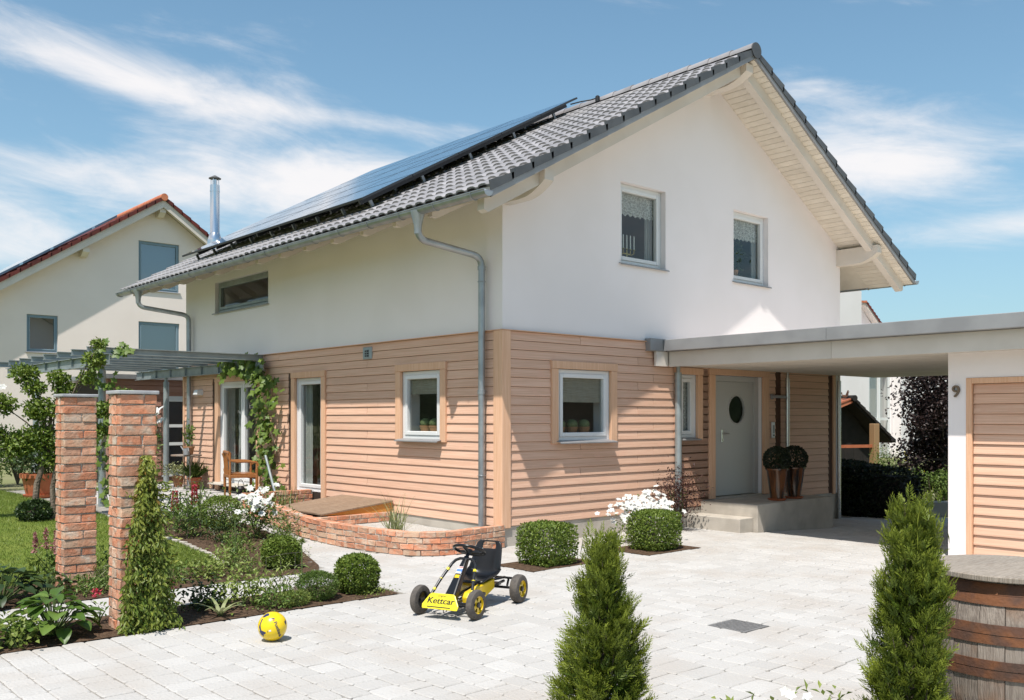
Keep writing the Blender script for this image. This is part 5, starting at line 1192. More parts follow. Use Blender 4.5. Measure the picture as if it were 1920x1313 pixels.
for i in range(5):
    lr = .415; x0, x1 = -lr + 2 * lr * i / 5 + .002, -lr + 2 * lr * (i + 1) / 5 - .002; m = MB(); pts = []
    for j in range(9): xx_ = x0 + (x1 - x0) * j / 8; pts.append((xx_, math.sqrt(max(0, lr * lr - xx_ * xx_))))
    poly = pts + [(a, -b) for a, b in pts[::-1]]
    m.prism(poly, lambda p, k: (p[1], p[0], .851 + .028 * k)); o = m.build('lid_board', 'lid_wood', br, bevel=.004); o.rotation_euler = (0, 0, R(-25))

# ------------------------------------------------------------------ drain grating
dr = thing('drain_cover', 'square iron drain grating set into the paving', 'drain cover', (-1.54, -4.62, -.002))
m = MB(); m.box(-.17, .17, -.165, -.145, -.03, .0); m.box(-.17, .17, .145, .165, -.03, 0); m.box(-.17, -.15, -.1449, .1449, -.03, 0); m.box(.15, .17, -.1449, .1449, -.03, 0); m.build('rim', 'cast_iron', dr)
for i in range(11): MB().box(-.149, .149, -.135 + i * .027 - .009, -.135 + i * .027 + .009, -.02, -.003).build('bar', 'cast_iron', dr)
MB().box(-.15, .15, -.145, .145, -.06, -.03).build('sump', 'black', dr)

# ------------------------------------------------------------------ things on the terrace
def pot(name, label, loc, r, h, mat='terracotta', rim=True, group=None, cat='pot'):
    t = thing(name, label, cat, loc, 0, group); prof = [(r * .70, 0), (r * .95, h * .82), (r * 1.06, h * .82), (r * 1.08, h), (r * .95, h), (r * .9, h * .86), (.001, h * .84)]
    MB().lathe(prof, n=26).build('pot_body', mat, t, smooth=35); return t
def grassy(t, z0, n, ln, spread, mat='mid_leaf', wd=.012):
    P = np.zeros((n, 3)); P[:, :2] = rng.normal(size=(n, 2)) * .03; P[:, 2] = z0; D = unit(np.concatenate([rng.normal(size=(n, 2)) * spread, np.ones((n, 1))], 1))
    foliage('foliage', mat, t, P, D, rdir(n), ln * (.5 + .6 * rng.random(n)), wd)
p1 = pot('terracotta_pot', 'orange pot with spiky grassy plant on the terrace by the wall', (-.24, 8.95, .24), .125, .23); grassy(p1, .2, 260, .42, .55, 'mid_leaf')
p2 = pot('terracotta_pot', 'clay pot with spreading pale succulent, left of the spiky plant', (-.25, 9.75, .24), .115, .22, 'clay_pot'); n = 260; P = rng.normal(size=(n, 3)) * [.17, .15, .06] + [0, 0, .33]; foliage('foliage', 'silver_leaf', p2, P, rdir(n) + [0, 0, .6], rdir(n), .07, .03)
p3 = pot('plant_tub', 'large round orange plant tub beside the left pergola post', (-3.05, 9.0, .24), .30, .42, group=None, cat='plant tub'); n = 500; P = rng.normal(size=(n, 3)) * [.22, .2, .14] + [0, 0, .62]; foliage('foliage', 'dark_leaf', p3, P, rdir(n) + [0, 0, .5], rdir(n), .10, .045)
MB().lathe([(.25, 0), (.27, .05), (.25, .05)], n=26).build('saucer', 'terracotta', p3, smooth=35)
# shelf board on the post with a pot and a small watering can
sf = thing('plant_shelf', 'narrow wooden shelf board on two slim posts beside the terrace door', 'shelf', (-.45, 8.85, .24))
m = MB(); m.lathe([(.29, 0), (.29, .028)], (0, 0, .66), 24); m.build('board', 'old_wood', sf, bevel=.006)
for dy in (-.13, .15): MB().tube([(0.02, dy, 0), (0.02, dy, .66 if dy < 0 else 1.35)], .012, 8).build('post', 'old_wood', sf)
p4 = pot('terracotta_pot', 'small clay pot with a tall thin plant standing on the shelf', (-.45, 8.72, .932), .10, .16, 'clay_pot'); n = 60; P = rng.normal(size=(n, 3)) * [.035, .035, .13] + [0, 0, .36]; foliage('foliage', 'mid_leaf', p4, P, rdir(n) + [0, 0, .8], rdir(n), .11, .04); MB().tube([(0, 0, .12), (.02, .01, .3), (-.02, 0, .52)], .008, 6).build('stem', 'stem_green', p4)
wc_ = thing('watering_can', 'small zinc watering can on the shelf beside the clay pot', 'watering can', (-.55, 8.60, .932))
MB().lathe([(.06, 0), (.055, .12), (.05, .12)], n=18).build('can_body', 'zinc_sheet', wc_, smooth=35); MB().tube([(0, .05, .03), (-.02, .12, .10), (-.03, .20, .16)], [.016, .012, .01], 8).build('spout', 'zinc_sheet', wc_, smooth=True); MB().tube([(0, -.05, .03), (0, -.10, .08), (0, -.07, .14), (0, 0, .13)], .006, 6).build('handle', 'zinc_sheet', wc_, smooth=True)
# armchair of turned wood
ch = thing('wooden_armchair', 'turned brown wooden armchair beside the vine on the terrace', 'chair', (-.66, 6.05, .232), R(75))
for (sx, sy) in ((-1, -1), (1, -1), (-1, 1), (1, 1)):
    hh = .64 if sy < 0 else .82
    prof = [(.016, 0), (.022, .05), (.016, .1), (.023, .2), (.024, .36), (.027, .40), (.024, .44), (.016, .47), (.026, .52), (.016, .56), (.019, hh)]
    MB().lathe(prof, (sx * .25, sy * .22, 0), 12).build('leg', 'chair_wood', ch, smooth=60)
MB().box(-.27, .27, -.24, .24, .40, .455).build('seat_rail', 'chair_wood', ch, bevel=.008); MB().box(-.24, .24, -.21, .21, .456, .475).build('seat', 'chair_wood', ch, bevel=.01)
for sx in (-1, 1): MB().tube([(sx * .25, -.25, .60), (sx * .25, -.22, .655), (sx * .25, -.1, .672), (sx * .25, .1, .672), (sx * .25, .22, .69), (sx * .22, .26, .80)], .02, 8).build('armrest', 'chair_wood', ch, smooth=60)
MB().tube([(-.25, .23, .82), (0, .27, .84), (.25, .23, .82)], .026, 8).build('top_rail', 'chair_wood', ch, smooth=60)
for k in range(4): MB().tube([(-.15 + .1 * k, .23, .455), (-.15 + .1 * k, .26, .82)], .012, 8).build('back_spindle', 'chair_wood', ch, smooth=60)
ln_ = thing('black_lantern', 'small black lantern with ring handle under the armchair', 'lantern', (-.42, 6.55, .24)); MB().lathe([(.075, 0), (.075, .16), (.04, .2), (.03, .2)], n=18).build('body', 'black', ln_, smooth=35); MB().tube([(.05 * math.cos(a), 0, .22 + .09 * math.sin(a)) for a in [2 * math.pi * i / 16 for i in range(16)]], .006, 6, closed=True).build('ring', 'black', ln_)
ds = pot('terracotta_bowl', 'wide flat terracotta bowl at the foot of the grape vine', (-.36, 5.55, .23), .27, .10, cat='bowl')
jr = thing('glass_jar', 'clear glass jar standing in the terracotta bowl', 'jar', (-.44, 5.74, .315)); MB().lathe([(.055, 0), (.06, .02), (.06, .12), (.045, .14), (.045, .16), (.04, .16)], n=18).build('jar_body', 'jar', jr, smooth=35)
pp = thing('metal_pole', 'slanting grey metal pole standing in the planter by the vine', 'pole', (-.55, 4.9, .2)); MB().tube([(0, 0, 0), (-.02, .42, .82)], .022, 10).build('pole', 'galvanised', pp, smooth=40)
# glazed pots with clipped box balls at the door
for i, (x_, y_) in enumerate(((4.98, -.82), (5.50, -.80))):
    t = thing('potted_box_ball', ('tall brown glazed pot with box ball nearer the front door', 'tall brown glazed pot with box ball farther from the front door')[i], 'potted plant', (x_, y_, .356), 0, 'box balls by the front door')
    MB().lathe([(.10, 0), (.10, .03), (.125, .2), (.16, .46), (.175, .48), (.175, .5), (.15, .5), (.14, .46), (.001, .45)], n=26).build('pot', 'copper_glaze', t, smooth=40)
    MB().lathe([(.12, 0), (.15, .03), (.14, .03)], n=22).build('saucer', 'terracotta', t, smooth=40)
    n = 2600; D = rdir(n); P = D * (.19 + .035 * rng.random((n, 1))) + [0, 0, .63]; foliage('foliage', 'shaded_leaf', t, P - D * .02, D + rdir(n) * .8, D, .035, .02)
# wooden crate of firewood at the house corner
cr = thing('slatted_crate', 'dark slatted crate standing against the rear corner of the carport', 'crate', (8.75, .9, gz(8.75, .9)))
for zz_ in (.08, .2, .32, .44): MB().box(-.3, .3, -.2, -.18, zz_ - .04, zz_ + .04).build('slat', 'dark_wood', cr)
for sx in (-1, 1): MB().box(sx * .3 - .02, sx * .3 + .02, -.18, .2, 0, .5).build('side', 'dark_wood', cr)
MB().box(-.28, .28, .18, .2, 0, .5).build('back', 'dark_wood', cr)
# ------------------------------------------------------------------ planting
def rounded_cube(n, hx, hy, hz, p=4.5):
    D = rng.normal(size=(n, 3)); D = unit(D); s = (np.abs(D[:, 0] / hx) ** p + np.abs(D[:, 1] / hy) ** p + np.abs(D[:, 2] / hz) ** p) ** (-1 / p); return D * s[:, None], D
def lump(P, amp, fr, seed):
    q = P * fr + seed; return amp * (np.sin(q[:, 0] * 1.7 + np.sin(q[:, 1] * 2.1)) + np.sin(q[:, 1] * 1.9 + q[:, 2]) + np.sin(q[:, 2] * 2.3 + q[:, 0] * .7)) / 3
def clipped(name, label, cat, loc, hx, hy, hz, n, mat='box_leaf', p=4.0, leaf=(.030, .018), rz=0.0, group=None, lift=0.0, rough=.05):
    t = thing(name, label, cat, (loc[0], loc[1], gz(loc[0], loc[1])), rz, group)
    P, D = rounded_cube(n, hx, hy, hz, p); Nn = unit(P / np.array([hx, hy, hz]) ** 2); f = 1 + lump(P, rough, 9 / max(hx, hy), loc[0] * 7); P = P * f[:, None]
    P = P * (1 - .26 * rng.random((n, 1)) ** 2.2); P[:, 2] += hz + lift
    keep = P[:, 2] > .0; P, Nn = P[keep], Nn[keep]; m_ = len(P)
    foliage('foliage', mat, t, P, Nn * .8 + rdir(m_) * .9 + [0, 0, .25], Nn + rdir(m_) * .7, leaf[0] * (.7 + .6 * rng.random(m_)), leaf[1])
    MB().tube([(0, 0, -.03), (0, 0, hz)], [.022, .012], 8).build('trunk', 'bark', t); m = MB()
    for k in range(7):
        a = k * .9; m.tube([(0, 0, .05 + .02 * k), (hx * .6 * math.cos(a), hy * .6 * math.sin(a), hz * (.6 + .12 * k))], [.012, .004], 5)
    m.build('branches', 'bark', t); return t
G4 = 'clipped box bushes'
clipped('box_bush', 'clipped box cube nearest the house corner beside the go-kart', 'bush', (-.50, -1.34), .275, .26, .225, 9000, p=6, group=G4)
clipped('box_bush', 'clipped box cube in front of the white petunias near the entrance steps', 'bush', (1.33, -1.38), .28, .26, .235, 9000, p=5, group=G4)
clipped('box_bush', 'round box bush at the pointed end of the front flower bed', 'bush', (-3.06, -1.42), .185, .185, .175, 5500, p=2.6, group=G4)
clipped('box_bush', 'round box bush at the corner of the rear flower bed by the path', 'bush', (-2.90, .36), .19, .19, .165, 5500, p=2.6, group=G4)
clipped('box_bush', 'small round box bush between the lupins and the white roses', 'bush', (-2.12, 3.6), .26, .26, .22, 3500, p=2.4, group=G4)
clipped('heath_bush', 'low fine-leaved green cushion left of the round front box bush', 'bush', (-3.50, -1.45), .18, .17, .12, 5000, mat='mid_leaf', p=2.2, leaf=(.03, .007))
clipped('heath_bush', 'small olive green cushion plant at the front bed edge', 'bush', (-3.80, -1.58), .14, .10, .06, 2200, mat='light_leaf', p=2.2, leaf=(.03, .007))
# thuja
def thuja(label, loc, H, R0, nb, seed, lean=0.0):
    t = thing('thuja', label, 'conifer', (loc[0], loc[1], gz(*loc)), 0, 'thujas in the foreground'); MB().tube([(0, 0, -.05), (0, 0, H * .5), (.01, 0, H * .90)], [.03, .018, .004], 8).build('trunk', 'bark', t)
    # upright boughs, each carrying flat fans of scale leaves; the outline bulges where boughs end
    nbo = 46; bo_a = rng.random(nbo) * 6.283; bo_h = H * (.10 + .88 * (np.arange(nbo) + .5) / nbo); bo_h[0] = H * .97
    rr0 = R0 * np.clip(1.06 - bo_h / H, 0.02, 1) ** .72 * (.72 + .42 * rng.random(nbo))
    idx = rng.integers(0, nbo, nb); f = rng.random(nb) ** .8
    tip = np.stack([rr0 * np.cos(bo_a), rr0 * np.sin(bo_a), bo_h], 1); foot = np.stack([.25 * rr0 * np.cos(bo_a), .25 * rr0 * np.sin(bo_a), np.maximum(.0, bo_h - .34)], 1)
    base = foot[idx] * (1 - f)[:, None] + tip[idx] * f[:, None]; base += rng.normal(size=(nb, 3)) * (np.array([.042, .042, .03]) * (1.1 - .6 * f)[:, None])
    hh = np.clip(base[:, 2], 0, H); outd = unit(base * [1, 1, 0] + rng.normal(size=(nb, 3)) * [.03, .03, 0])
    ax = unit(outd * (.75 - .35 * hh / H)[:, None] + np.array([0, 0, 1.0]) * (.55 + .6 * (hh / H))[:, None] + rng.normal(size=(nb, 3)) * .26); ln = (.045 + .055 * rng.random(nb)) * (1 - .2 * hh / H)
    side = unit(np.cross(ax, outd + rng.normal(size=(nb, 3)) * .6)); Ps = []; Ds = []; Ns = []; Ls = []; Ts = []
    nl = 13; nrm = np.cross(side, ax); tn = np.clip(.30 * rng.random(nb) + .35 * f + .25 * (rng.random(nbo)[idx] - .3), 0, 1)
    for k in range(nl):
        g_ = .10 + .90 * (k // 2) / (nl // 2); sg = (1 if k % 2 else -1) * (0 if k == nl - 1 else 1)
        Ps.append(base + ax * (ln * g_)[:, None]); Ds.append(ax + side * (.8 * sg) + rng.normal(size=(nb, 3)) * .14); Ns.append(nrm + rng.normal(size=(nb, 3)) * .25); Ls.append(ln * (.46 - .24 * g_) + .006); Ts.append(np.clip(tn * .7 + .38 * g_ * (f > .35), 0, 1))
    P = np.concatenate(Ps); D = np.concatenate(Ds); Nn = np.concatenate(Ns); Lq = np.concatenate(Ls); Tq = np.concatenate(Ts)
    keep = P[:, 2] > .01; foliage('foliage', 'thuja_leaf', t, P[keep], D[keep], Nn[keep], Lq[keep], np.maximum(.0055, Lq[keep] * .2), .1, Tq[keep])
    m = MB()
    for k in range(nbo): m.tube([(0, 0, max(.02, bo_h[k] - .38)), tuple(foot[k] * .4 + tip[k] * .6 - np.array([0, 0, .05])), tuple(tip[k])], [.007, .004, .0015], 5)
    m.build('boughs', 'bark', t)
    ns = 34; P = rng.normal(size=(ns, 3)) * [.05, .05, .0]; P[:, 2] = H * (.80 + .12 * rng.random(ns)); foliage('leading_shoots', 'thuja_leaf', t, P, np.array([0, 0, 1.0]) + rng.normal(size=(ns, 3)) * .13, rdir(ns), .06 + .07 * rng.random(ns), .0045, .1); return t
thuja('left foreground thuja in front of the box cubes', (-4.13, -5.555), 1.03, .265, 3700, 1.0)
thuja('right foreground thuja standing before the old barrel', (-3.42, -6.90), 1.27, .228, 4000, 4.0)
# small flowering ground plants at the foot of the right thuja
def leafy(name, label, cat, loc, n, sig, zc, ln, wd, mat, group=None, up=.5, stems=6, flowers=None):
    t = thing(name, label, cat, (loc[0], loc[1], gz(loc[0], loc[1])), 0, group); P = rng.normal(size=(n, 3)) * sig + [0, 0, zc]; P[:, 2] = np.abs(P[:, 2] - .01) + .01
    foliage('foliage', mat, t, P, rdir(n) + [0, 0, up] + P * [.8, .8, 0] / max(sig[0], .01) * .4, rdir(n) * .6 + [0, 0, 1], ln * (.6 + .7 * rng.random(n)), wd)
    m = MB()
    for k in range(stems):
        a = k * 2.4; m.tube([(0, 0, -.02), (sig[0] * .4 * math.cos(a), sig[1] * .4 * math.sin(a), zc * .6), (sig[0] * 1.0 * math.cos(a), sig[1] * 1.0 * math.sin(a), zc * 1.2)], [.006, .005, .003], 5)
    m.build('stems', 'stem_green', t)
    if flowers:
        fm, fn2, fsz, fz = flowers; P = rng.normal(size=(fn2, 3)) * [sig[0] * .9, sig[1] * .9, sig[2] * .5] + [0, 0, fz]; petals(t, P, fsz, fm)
    return t
def petals(t, C_, size, mat, npet=5, name='blossom'):
    n = len(C_); Ps = []; Ds = []; Ns = []
    nn = unit(rdir(n) * .45 + np.array([-.45, -.4, .7])); u = unit(np.cross(nn, rdir(n))); v = np.cross(nn, u)
    for k in range(npet): a = 2 * math.pi * k / npet; Ds.append(u * math.cos(a) + v * math.sin(a) + nn * .25); Ps.append(C_); Ns.append(nn)
    P = np.concatenate(Ps); return foliage(name, mat, t, P, np.concatenate(Ds), np.concatenate(Ns), size * .55, size * .55, .1)
for i, (a, b) in enumerate(((-3.80, -6.55), (-3.98, -6.30), (-3.62, -6.5))): leafy('groundcover_rose', ('white flowered ground plant nearest the right thuja', 'leafy ground plant farthest left at the bottom edge', 'white flowered ground plant behind the right thuja foot')[i], 'plant', (a, b), 110, [.085, .085, .07], .15, .045, .022, 'light_leaf', 'low plants at the bottom edge', flowers=('white_petal', 3, .055, .24))
# white petunias and plum-leaved shrub behind the second cube
pt = leafy('petunia', 'white flowering petunias behind the clipped box cube by the steps', 'flowers', (1.70, -.86), 500, [.22, .12, .12], .24, .05, .028, 'mid_leaf')
P = rng.normal(size=(230, 3)) * [.26, .13, .085] + [0, -.04, .44]; petals(pt, P, .075, 'white_petal'); P = rng.normal(size=(26, 3)) * [.05, .05, .16] + [.30, -.10, .26]; petals(pt, P, .08, 'white_petal'); P = rng.normal(size=(14, 3)) * [.06, .05, .05] + [.22, .1, .60]; petals(pt, P, .085, 'white_petal', name='high_blossom')
pl_ = leafy('barberry', 'dark purple-leaved shrub beside the carport post', 'shrub', (3.18, -.30), 1500, [.16, .13, .19], .50, .04, .024, 'plum_leaf', up=.4, stems=10)
# ornamental grass in the planter
og = thing('ornamental_grass', 'pale striped grass tuft growing in the brick planter', 'grass', (-.92, 1.05, .13)); n = 90; P = rng.normal(size=(n, 3)) * [.05, .05, 0]; D = unit(np.concatenate([rng.normal(size=(n, 2)) * .38, np.ones((n, 1))], 1))
def arching(t, name, mat, P, D, L_, w_, droop, nseg=6):
    n = len(P); V = []; F = []; T_ = []
    for i in range(n):
        p = P[i].copy(); d = D[i].copy(); sd = unit(np.cross(d, [0, 0, 1.0]))
        if np.linalg.norm(sd) < .5: sd = np.array([1.0, 0, 0])
        b = len(V)
        for k in range(nseg + 1):
            ww = w_ * (1 - (k / nseg) ** 1.6) * .5 + .0006; V += [p - sd * ww, p + sd * ww]; p = p + d * L_[i] / nseg; d = unit(d + np.array([d[0], d[1], -1.0]) * droop / nseg)
        for k in range(nseg): F.append((b + 2 * k, b + 2 * k + 1, b + 2 * k + 3, b + 2 * k + 2)); T_.append(random.random())
    return link(name, npmesh(name, np.array(V), np.array(F), T_), mat, t)
arching(og, 'blades', 'silver_leaf', P, D, .30 + .35 * rng.random(n), .011, .55)
og2 = thing('ornamental_grass', 'thin grasses growing in the planter by the slanting pole', 'grass', (-.75, 4.45, .27)); n = 70; P = rng.normal(size=(n, 3)) * [.12, .1, 0]; D = unit(np.concatenate([rng.normal(size=(n, 2)) * .3, np.ones((n, 1))], 1)); arching(og2, 'blades', 'mid_leaf', P, D, .15 + .2 * rng.random(n), .008, .4)
# iris-like variegated plant
ir = thing('variegated_lily', 'striped strap-leaved lily in the front bed right of the creeper pillar', 'plant', (-4.48, -1.58, .0))
for k in range(9):
    a = k * .75; l_ = .22 + .14 * random.random(); D = unit(np.array([[math.cos(a) * .7, math.sin(a) * .7, 1.0]])); arching(ir, 'leaf', 'silver_leaf', np.zeros((1, 3)), D, [l_], .035, 1.1, 8)
# broad-leaved plants with single leaves
def broad_leaf(L_, W_, curl):
    nu_, nv_ = 4, 7; V = []; F = []
    for i in range(nv_):
        t = i / (nv_ - 1); w_ = W_ * math.sin(math.pi * min(1, t * .92 + .06)) ** .8 * .5
        for j in range(nu_ + 1): s_ = -1 + 2 * j / nu_; V.append((L_ * t * math.cos(curl * t * .5), w_ * s_, -L_ * curl * t * t * .45 + abs(s_) * w_ * .35 + .01 * math.sin(s_ * 6)))
    for i in range(nv_ - 1):
        for j in range(nu_): F.append((i * (nu_ + 1) + j, i * (nu_ + 1) + j + 1, (i + 1) * (nu_ + 1) + j + 1, (i + 1) * (nu_ + 1) + j))
    me = npmesh('leaf', np.array(V), np.array(F), [random.random()] * len(F)); me.polygons.foreach_set('use_smooth', [True] * len(F)); return me
HL = [broad_leaf(.17 * s, .11 * s, c) for s, c in ((1, .6), (.85, .9), (1.15, .75), (.7, .5))]
for q in HL: q.materials.append(M['hosta_leaf'])
HL2 = [q.copy() for q in HL]
for q in HL2: q.materials[0] = M['dark_leaf']
def hosta(label, loc, nleaf, R_, meshes=HL, sc=1.0, group='broad-leaved perennials'):
    t = thing('hosta', label, 'plant', (loc[0], loc[1], gz(*loc)), 0, group)
    m = MB()
    for k in range(nleaf):
        f = (k + .5) / nleaf; a = k * 2.399; r = R_ * math.sqrt(f) * .8; z = (.10 + .20 * (1 - f)) * sc; o = bpy.data.objects.new('leaf', random.choice(meshes)); COL.objects.link(o); o.parent = t
        o.location = (r * math.cos(a), r * math.sin(a), z + random.uniform(-.02, .03)); o.rotation_euler = (random.uniform(-.25, .25), random.uniform(-.35, .25) + f * .35 - .25, a + random.uniform(-.4, .4)); s_ = sc * random.uniform(.8, 1.15); o.scale = (s_, s_, s_)
        m.tube([(0, 0, 0), tuple(o.location)], .004, 4)
    m.build('stalks', 'stem_green', t); return t
hosta('large green leafy perennial in the front bed left of the creeper pillar', (-5.72, -1.40), 60, .28, sc=1.0)
hosta('dark leafy perennial in the rear bed at the left edge', (-5.70, .22), 55, .36, HL2, 1.0)
hosta('low leafy perennial at the foot of the rear pillar', (-5.28, .38), 35, .26, HL2, .6)
hosta('leafy rounded perennial cut off by the left edge of the front bed', (-6.35, -1.45), 40, .24, HL, .9)
# astilbe plumes
def plumes(label, loc, n, mat, leafmat, hgt, group='astilbes'):
    t = leafy('astilbe', label, 'flowers', loc, 160, [.12, .12, .08], .16, .07, .03, leafmat, group)
    for k in range(n):
        a = k * 2.4; r = .03 + .035 * k; b = np.array([r * math.cos(a), r * math.sin(a), hgt * (.8 + .25 * random.random())]); m_ = 130; f = rng.random(m_); P = b + np.stack([rng.normal(size=m_) * .022 * (1 - f), rng.normal(size=m_) * .022 * (1 - f), f * .2], 1); foliage('plume', mat, t, P, rdir(m_) + [0, 0, .4], rdir(m_), .028, .016)
        MB().tube([(0, 0, .1), tuple(b)], .004, 5).build('stalk', 'stem_green', t)
    return t
plumes('pink astilbe plumes in front of the lawn at left', (-5.05, 1.02), 5, 'pink_petal', 'mid_leaf', .33); plumes('dark red astilbe plumes between the two pillars', (-4.40, 1.0), 3, 'plum_leaf', 'mid_leaf', .33)
# lupins
def lupin(label, loc, hgt):
    t = leafy('lupin', label, 'flowers', loc, 220, [.13, .13, .09], .22, .085, .024, 'mid_leaf', 'lupins'); m_ = 260; f = rng.random(m_); a = rng.random(m_) * 6.283; r = .036 * (1 - f * .6); P = np.stack([r * np.cos(a), r * np.sin(a), hgt + f * .27], 1); D = np.stack([np.cos(a), np.sin(a), .5 + 0 * a], 1)
    foliage('flower_spike', 'red_petal', t, P, D, rdir(m_), .028, .02); MB().tube([(0, 0, .05), (0, 0, hgt + .25)], .006, 6).build('stalk', 'stem_green', t)
lupin('red lupin spike right beside the creeper pillar', (-2.72, 3.75), .26); lupin('red lupin spike farther from the creeper pillar', (-2.36, 3.95), .30)
# rose bush with white flowers
rb = leafy('rose_bush', 'white flowering rose bush beside the path to the terrace', 'rose bush', (-2.05, 2.65), 900, [.17, .16, .15], .30, .05, .03, 'mid_leaf', stems=9); P = rng.normal(size=(40, 3)) * [.15, .15, .10] + [0, -.02, .52]; petals(rb, P, .10, 'white_petal', 7)
rb2 = leafy('rose_bush', 'tall white rose stem beside the creeper pillar top', 'rose bush', (-3.35, 2.9), 120, [.06, .06, .25], 1.1, .05, .03, 'mid_leaf', stems=4); P = rng.normal(size=(5, 3)) * [.05, .05, .05] + [0.05, 0, 1.62]; petals(rb2, P, .12, 'white_petal', 7); MB().tube([(0, 0, 0), (.02, 0, .8), (.05, 0, 1.62)], .007, 6).build('cane', 'stem_green', rb2)
# mixed perennials: position, spread, height, leaf, colour
mix = [(-2.75, 1.75, .14, .10, 'mid_leaf', .05, .02, 'fine green perennial in the bed beside the lawn edging stones'), (-2.45, 1.15, .17, .11, 'light_leaf', .04, .012, 'feathery light green plant behind the rear round box bush'), (-2.62, .72, .12, .07, 'silver_leaf', .03, .014, 'silvery plant right behind the rear round box bush'),
       (-3.35, .28, .13, .08, 'mid_leaf', .035, .012, 'green mound left of the rear round box bush'), (-3.75, .35, .18, .08, 'light_leaf', .05, .025, 'light green leafy clump in the middle of the rear bed'), (-4.20, .30, .17, .07, 'mid_leaf', .045, .022, 'green leafy clump right of the front pillar in the rear bed'),
       (-2.55, 2.6, .18, .14, 'dark_leaf', .06, .02, 'dark green perennial left of the white rose bush'), (-2.75, 3.2, .17, .15, 'mid_leaf', .07, .02, 'tall leafy perennial in front of the lupins'), (-2.2, 4.3, .2, .2, 'mid_leaf', .06, .025, 'leafy perennial behind the lupins near the terrace'), (-2.75, 4.5, .2, .16, 'dark_leaf', .06, .03, 'dark leafy perennial at the back of the lupin bed'),
       (-1.95, 2.05, .11, .14, 'mid_leaf', .09, .012, 'narrow-leaved plant at the path side below the white roses'), (-4.15, -1.30, .16, .13, 'light_leaf', .055, .026, 'bright green leafy plant in the front bed right of the lily'), (-4.0, -1.55, .14, .07, 'mid_leaf', .035, .02, 'low green groundcover in the middle of the front bed'),
       (-3.72, -1.22, .11, .13, 'light_leaf', .05, .014, 'loose light plant left of the tall seed head stalk'), (-4.45, -1.20, .12, .08, 'dark_leaf', .05, .03, 'dark leafy plant beside the creeper in the front bed'), (-3.0, -1.55, .12, .03, 'light_leaf', .03, .012, 'tiny moss-like plant at the pointed bed end'), (-6.0, -1.58, .1, .08, 'light_leaf', .05, .03, 'small light green plant at the bed edge by the large perennial'),
       (-4.75, .55, .14, .08, 'silver_leaf', .09, .008, 'wispy silvery lavender at the foot of the rear pillar'), (-4.95, .20, .16, .06, 'mid_leaf', .05, .02, 'low green plant in front of the rear pillar'), (-6.3, .5, .2, .14, 'mid_leaf', .06, .03, 'green perennial at the far left of the rear bed'), (-3.30, .75, .15, .1, 'light_leaf', .05, .02, 'yellow green plant next to the lawn corner')]
for (x_, y_, sg, zc, mt, l_, w_, lb) in mix: leafy('perennial', lb, 'plant', (x_, y_), int(2500 * sg), [sg * .8, sg * .75, zc * .75], zc * 1.2, l_, w_, mt, 'perennials in the beds', stems=5)
fl1 = leafy('sage', 'dark pink flower in the front bed beside the creeper', 'flowers', (-4.78, -1.28), 60, [.07, .07, .06], .10, .05, .025, 'mid_leaf'); P = rng.normal(size=(40, 3)) * [.02, .02, .04] + [0, 0, .26]; foliage('flower', 'red_petal', fl1, P, rdir(40) + [0, 0, .5], rdir(40), .03, .02)
fl2 = leafy('pink_flower', 'single pink flower between the big perennial and the creeper pillar', 'flowers', (-5.32, -1.18), 40, [.05, .05, .05], .08, .05, .02, 'mid_leaf'); P = rng.normal(size=(24, 3)) * [.015, .015, .012] + [-.02, 0, .24]; foliage('flower', 'red_petal', fl2, P, rdir(24) + [0, 0, .5], rdir(24), .035, .022)
# tall stalks with seed heads
def stalk(label, loc, hgt, headr=.03):
    t = thing('seed_head', label, 'flowers', (loc[0], loc[1], gz(*loc)), 0, 'tall seed head stalks'); MB().tube([(0, 0, 0), (.01, .01, hgt * .5), (.0, .0, hgt)], .0055, 6).build('stalk', 'stem_green', t); m_ = 70; D = rdir(m_); foliage('head', 'light_leaf', t, D * .004 + [0, 0, hgt], D + [0, 0, .5], rdir(m_), headr, .006)
    m_ = 14; P = np.zeros((m_, 3)); P[:, 2] = hgt * (.1 + .5 * rng.random(m_)); foliage('stalk_leaves', 'mid_leaf', t, P, rdir(m_) + [0, 0, .5], rdir(m_), .08, .018)
stalk('tall seed head beside the low cushion in the front bed', (-3.60, -1.35), .52, .04); stalk('tall allium stem in the bed centre left of the round box', (-3.42, .40), .60, .03); stalk('thin seed head behind the lupins near the armchair', (-2.0, 4.6), .50); stalk('second thin seed head near the white roses', (-1.85, 4.1), .48)
# creeper on the front pillar
cr2 = thing('creeper', 'green and orange creeper climbing the right face of the front pillar', 'creeper', (-5.15, -1.62, 0)); n = 4600; z = 1.34 * rng.random(n) ** 1.45
wz = np.interp(z, [0, .25, .55, .8, 1.05, 1.36], [.22, .20, .17, .125, .07, .02]); xo = (rng.random(n) * 2 - 1) * wz + np.interp(z, [0, .7, 1.5], [.05, .04, .03]); lm = .5 + .5 * np.sin(xo * 19 + z * 9) * np.sin(z * 14 - xo * 7); yo = -.02 - np.abs(rng.normal(size=n)) * np.interp(z, [0, .5, 1.4], [.07, .06, .025]) * (.5 + lm)
P = np.stack([xo, yo, z + .02], 1); wrap = P[:, 0] > .15; P[wrap, 1] += rng.random(wrap.sum()) * .18
D = np.stack([rng.normal(size=n) * .6, -.5 + rng.normal(size=n) * .35, -.75 + rng.normal(size=n) * .3], 1); Nn = np.stack([rng.normal(size=n) * .3, -1 + 0 * z, .5 + 0 * z], 1)
foliage('foliage', 'creeper_leaf', cr2, P, D, Nn + rdir(n) * .7, .034 + .03 * rng.random(n), .019, .15, np.clip(rng.random(n) * .65 + np.interp(z, [.5, 1.4], [0, .45]), 0, 1))
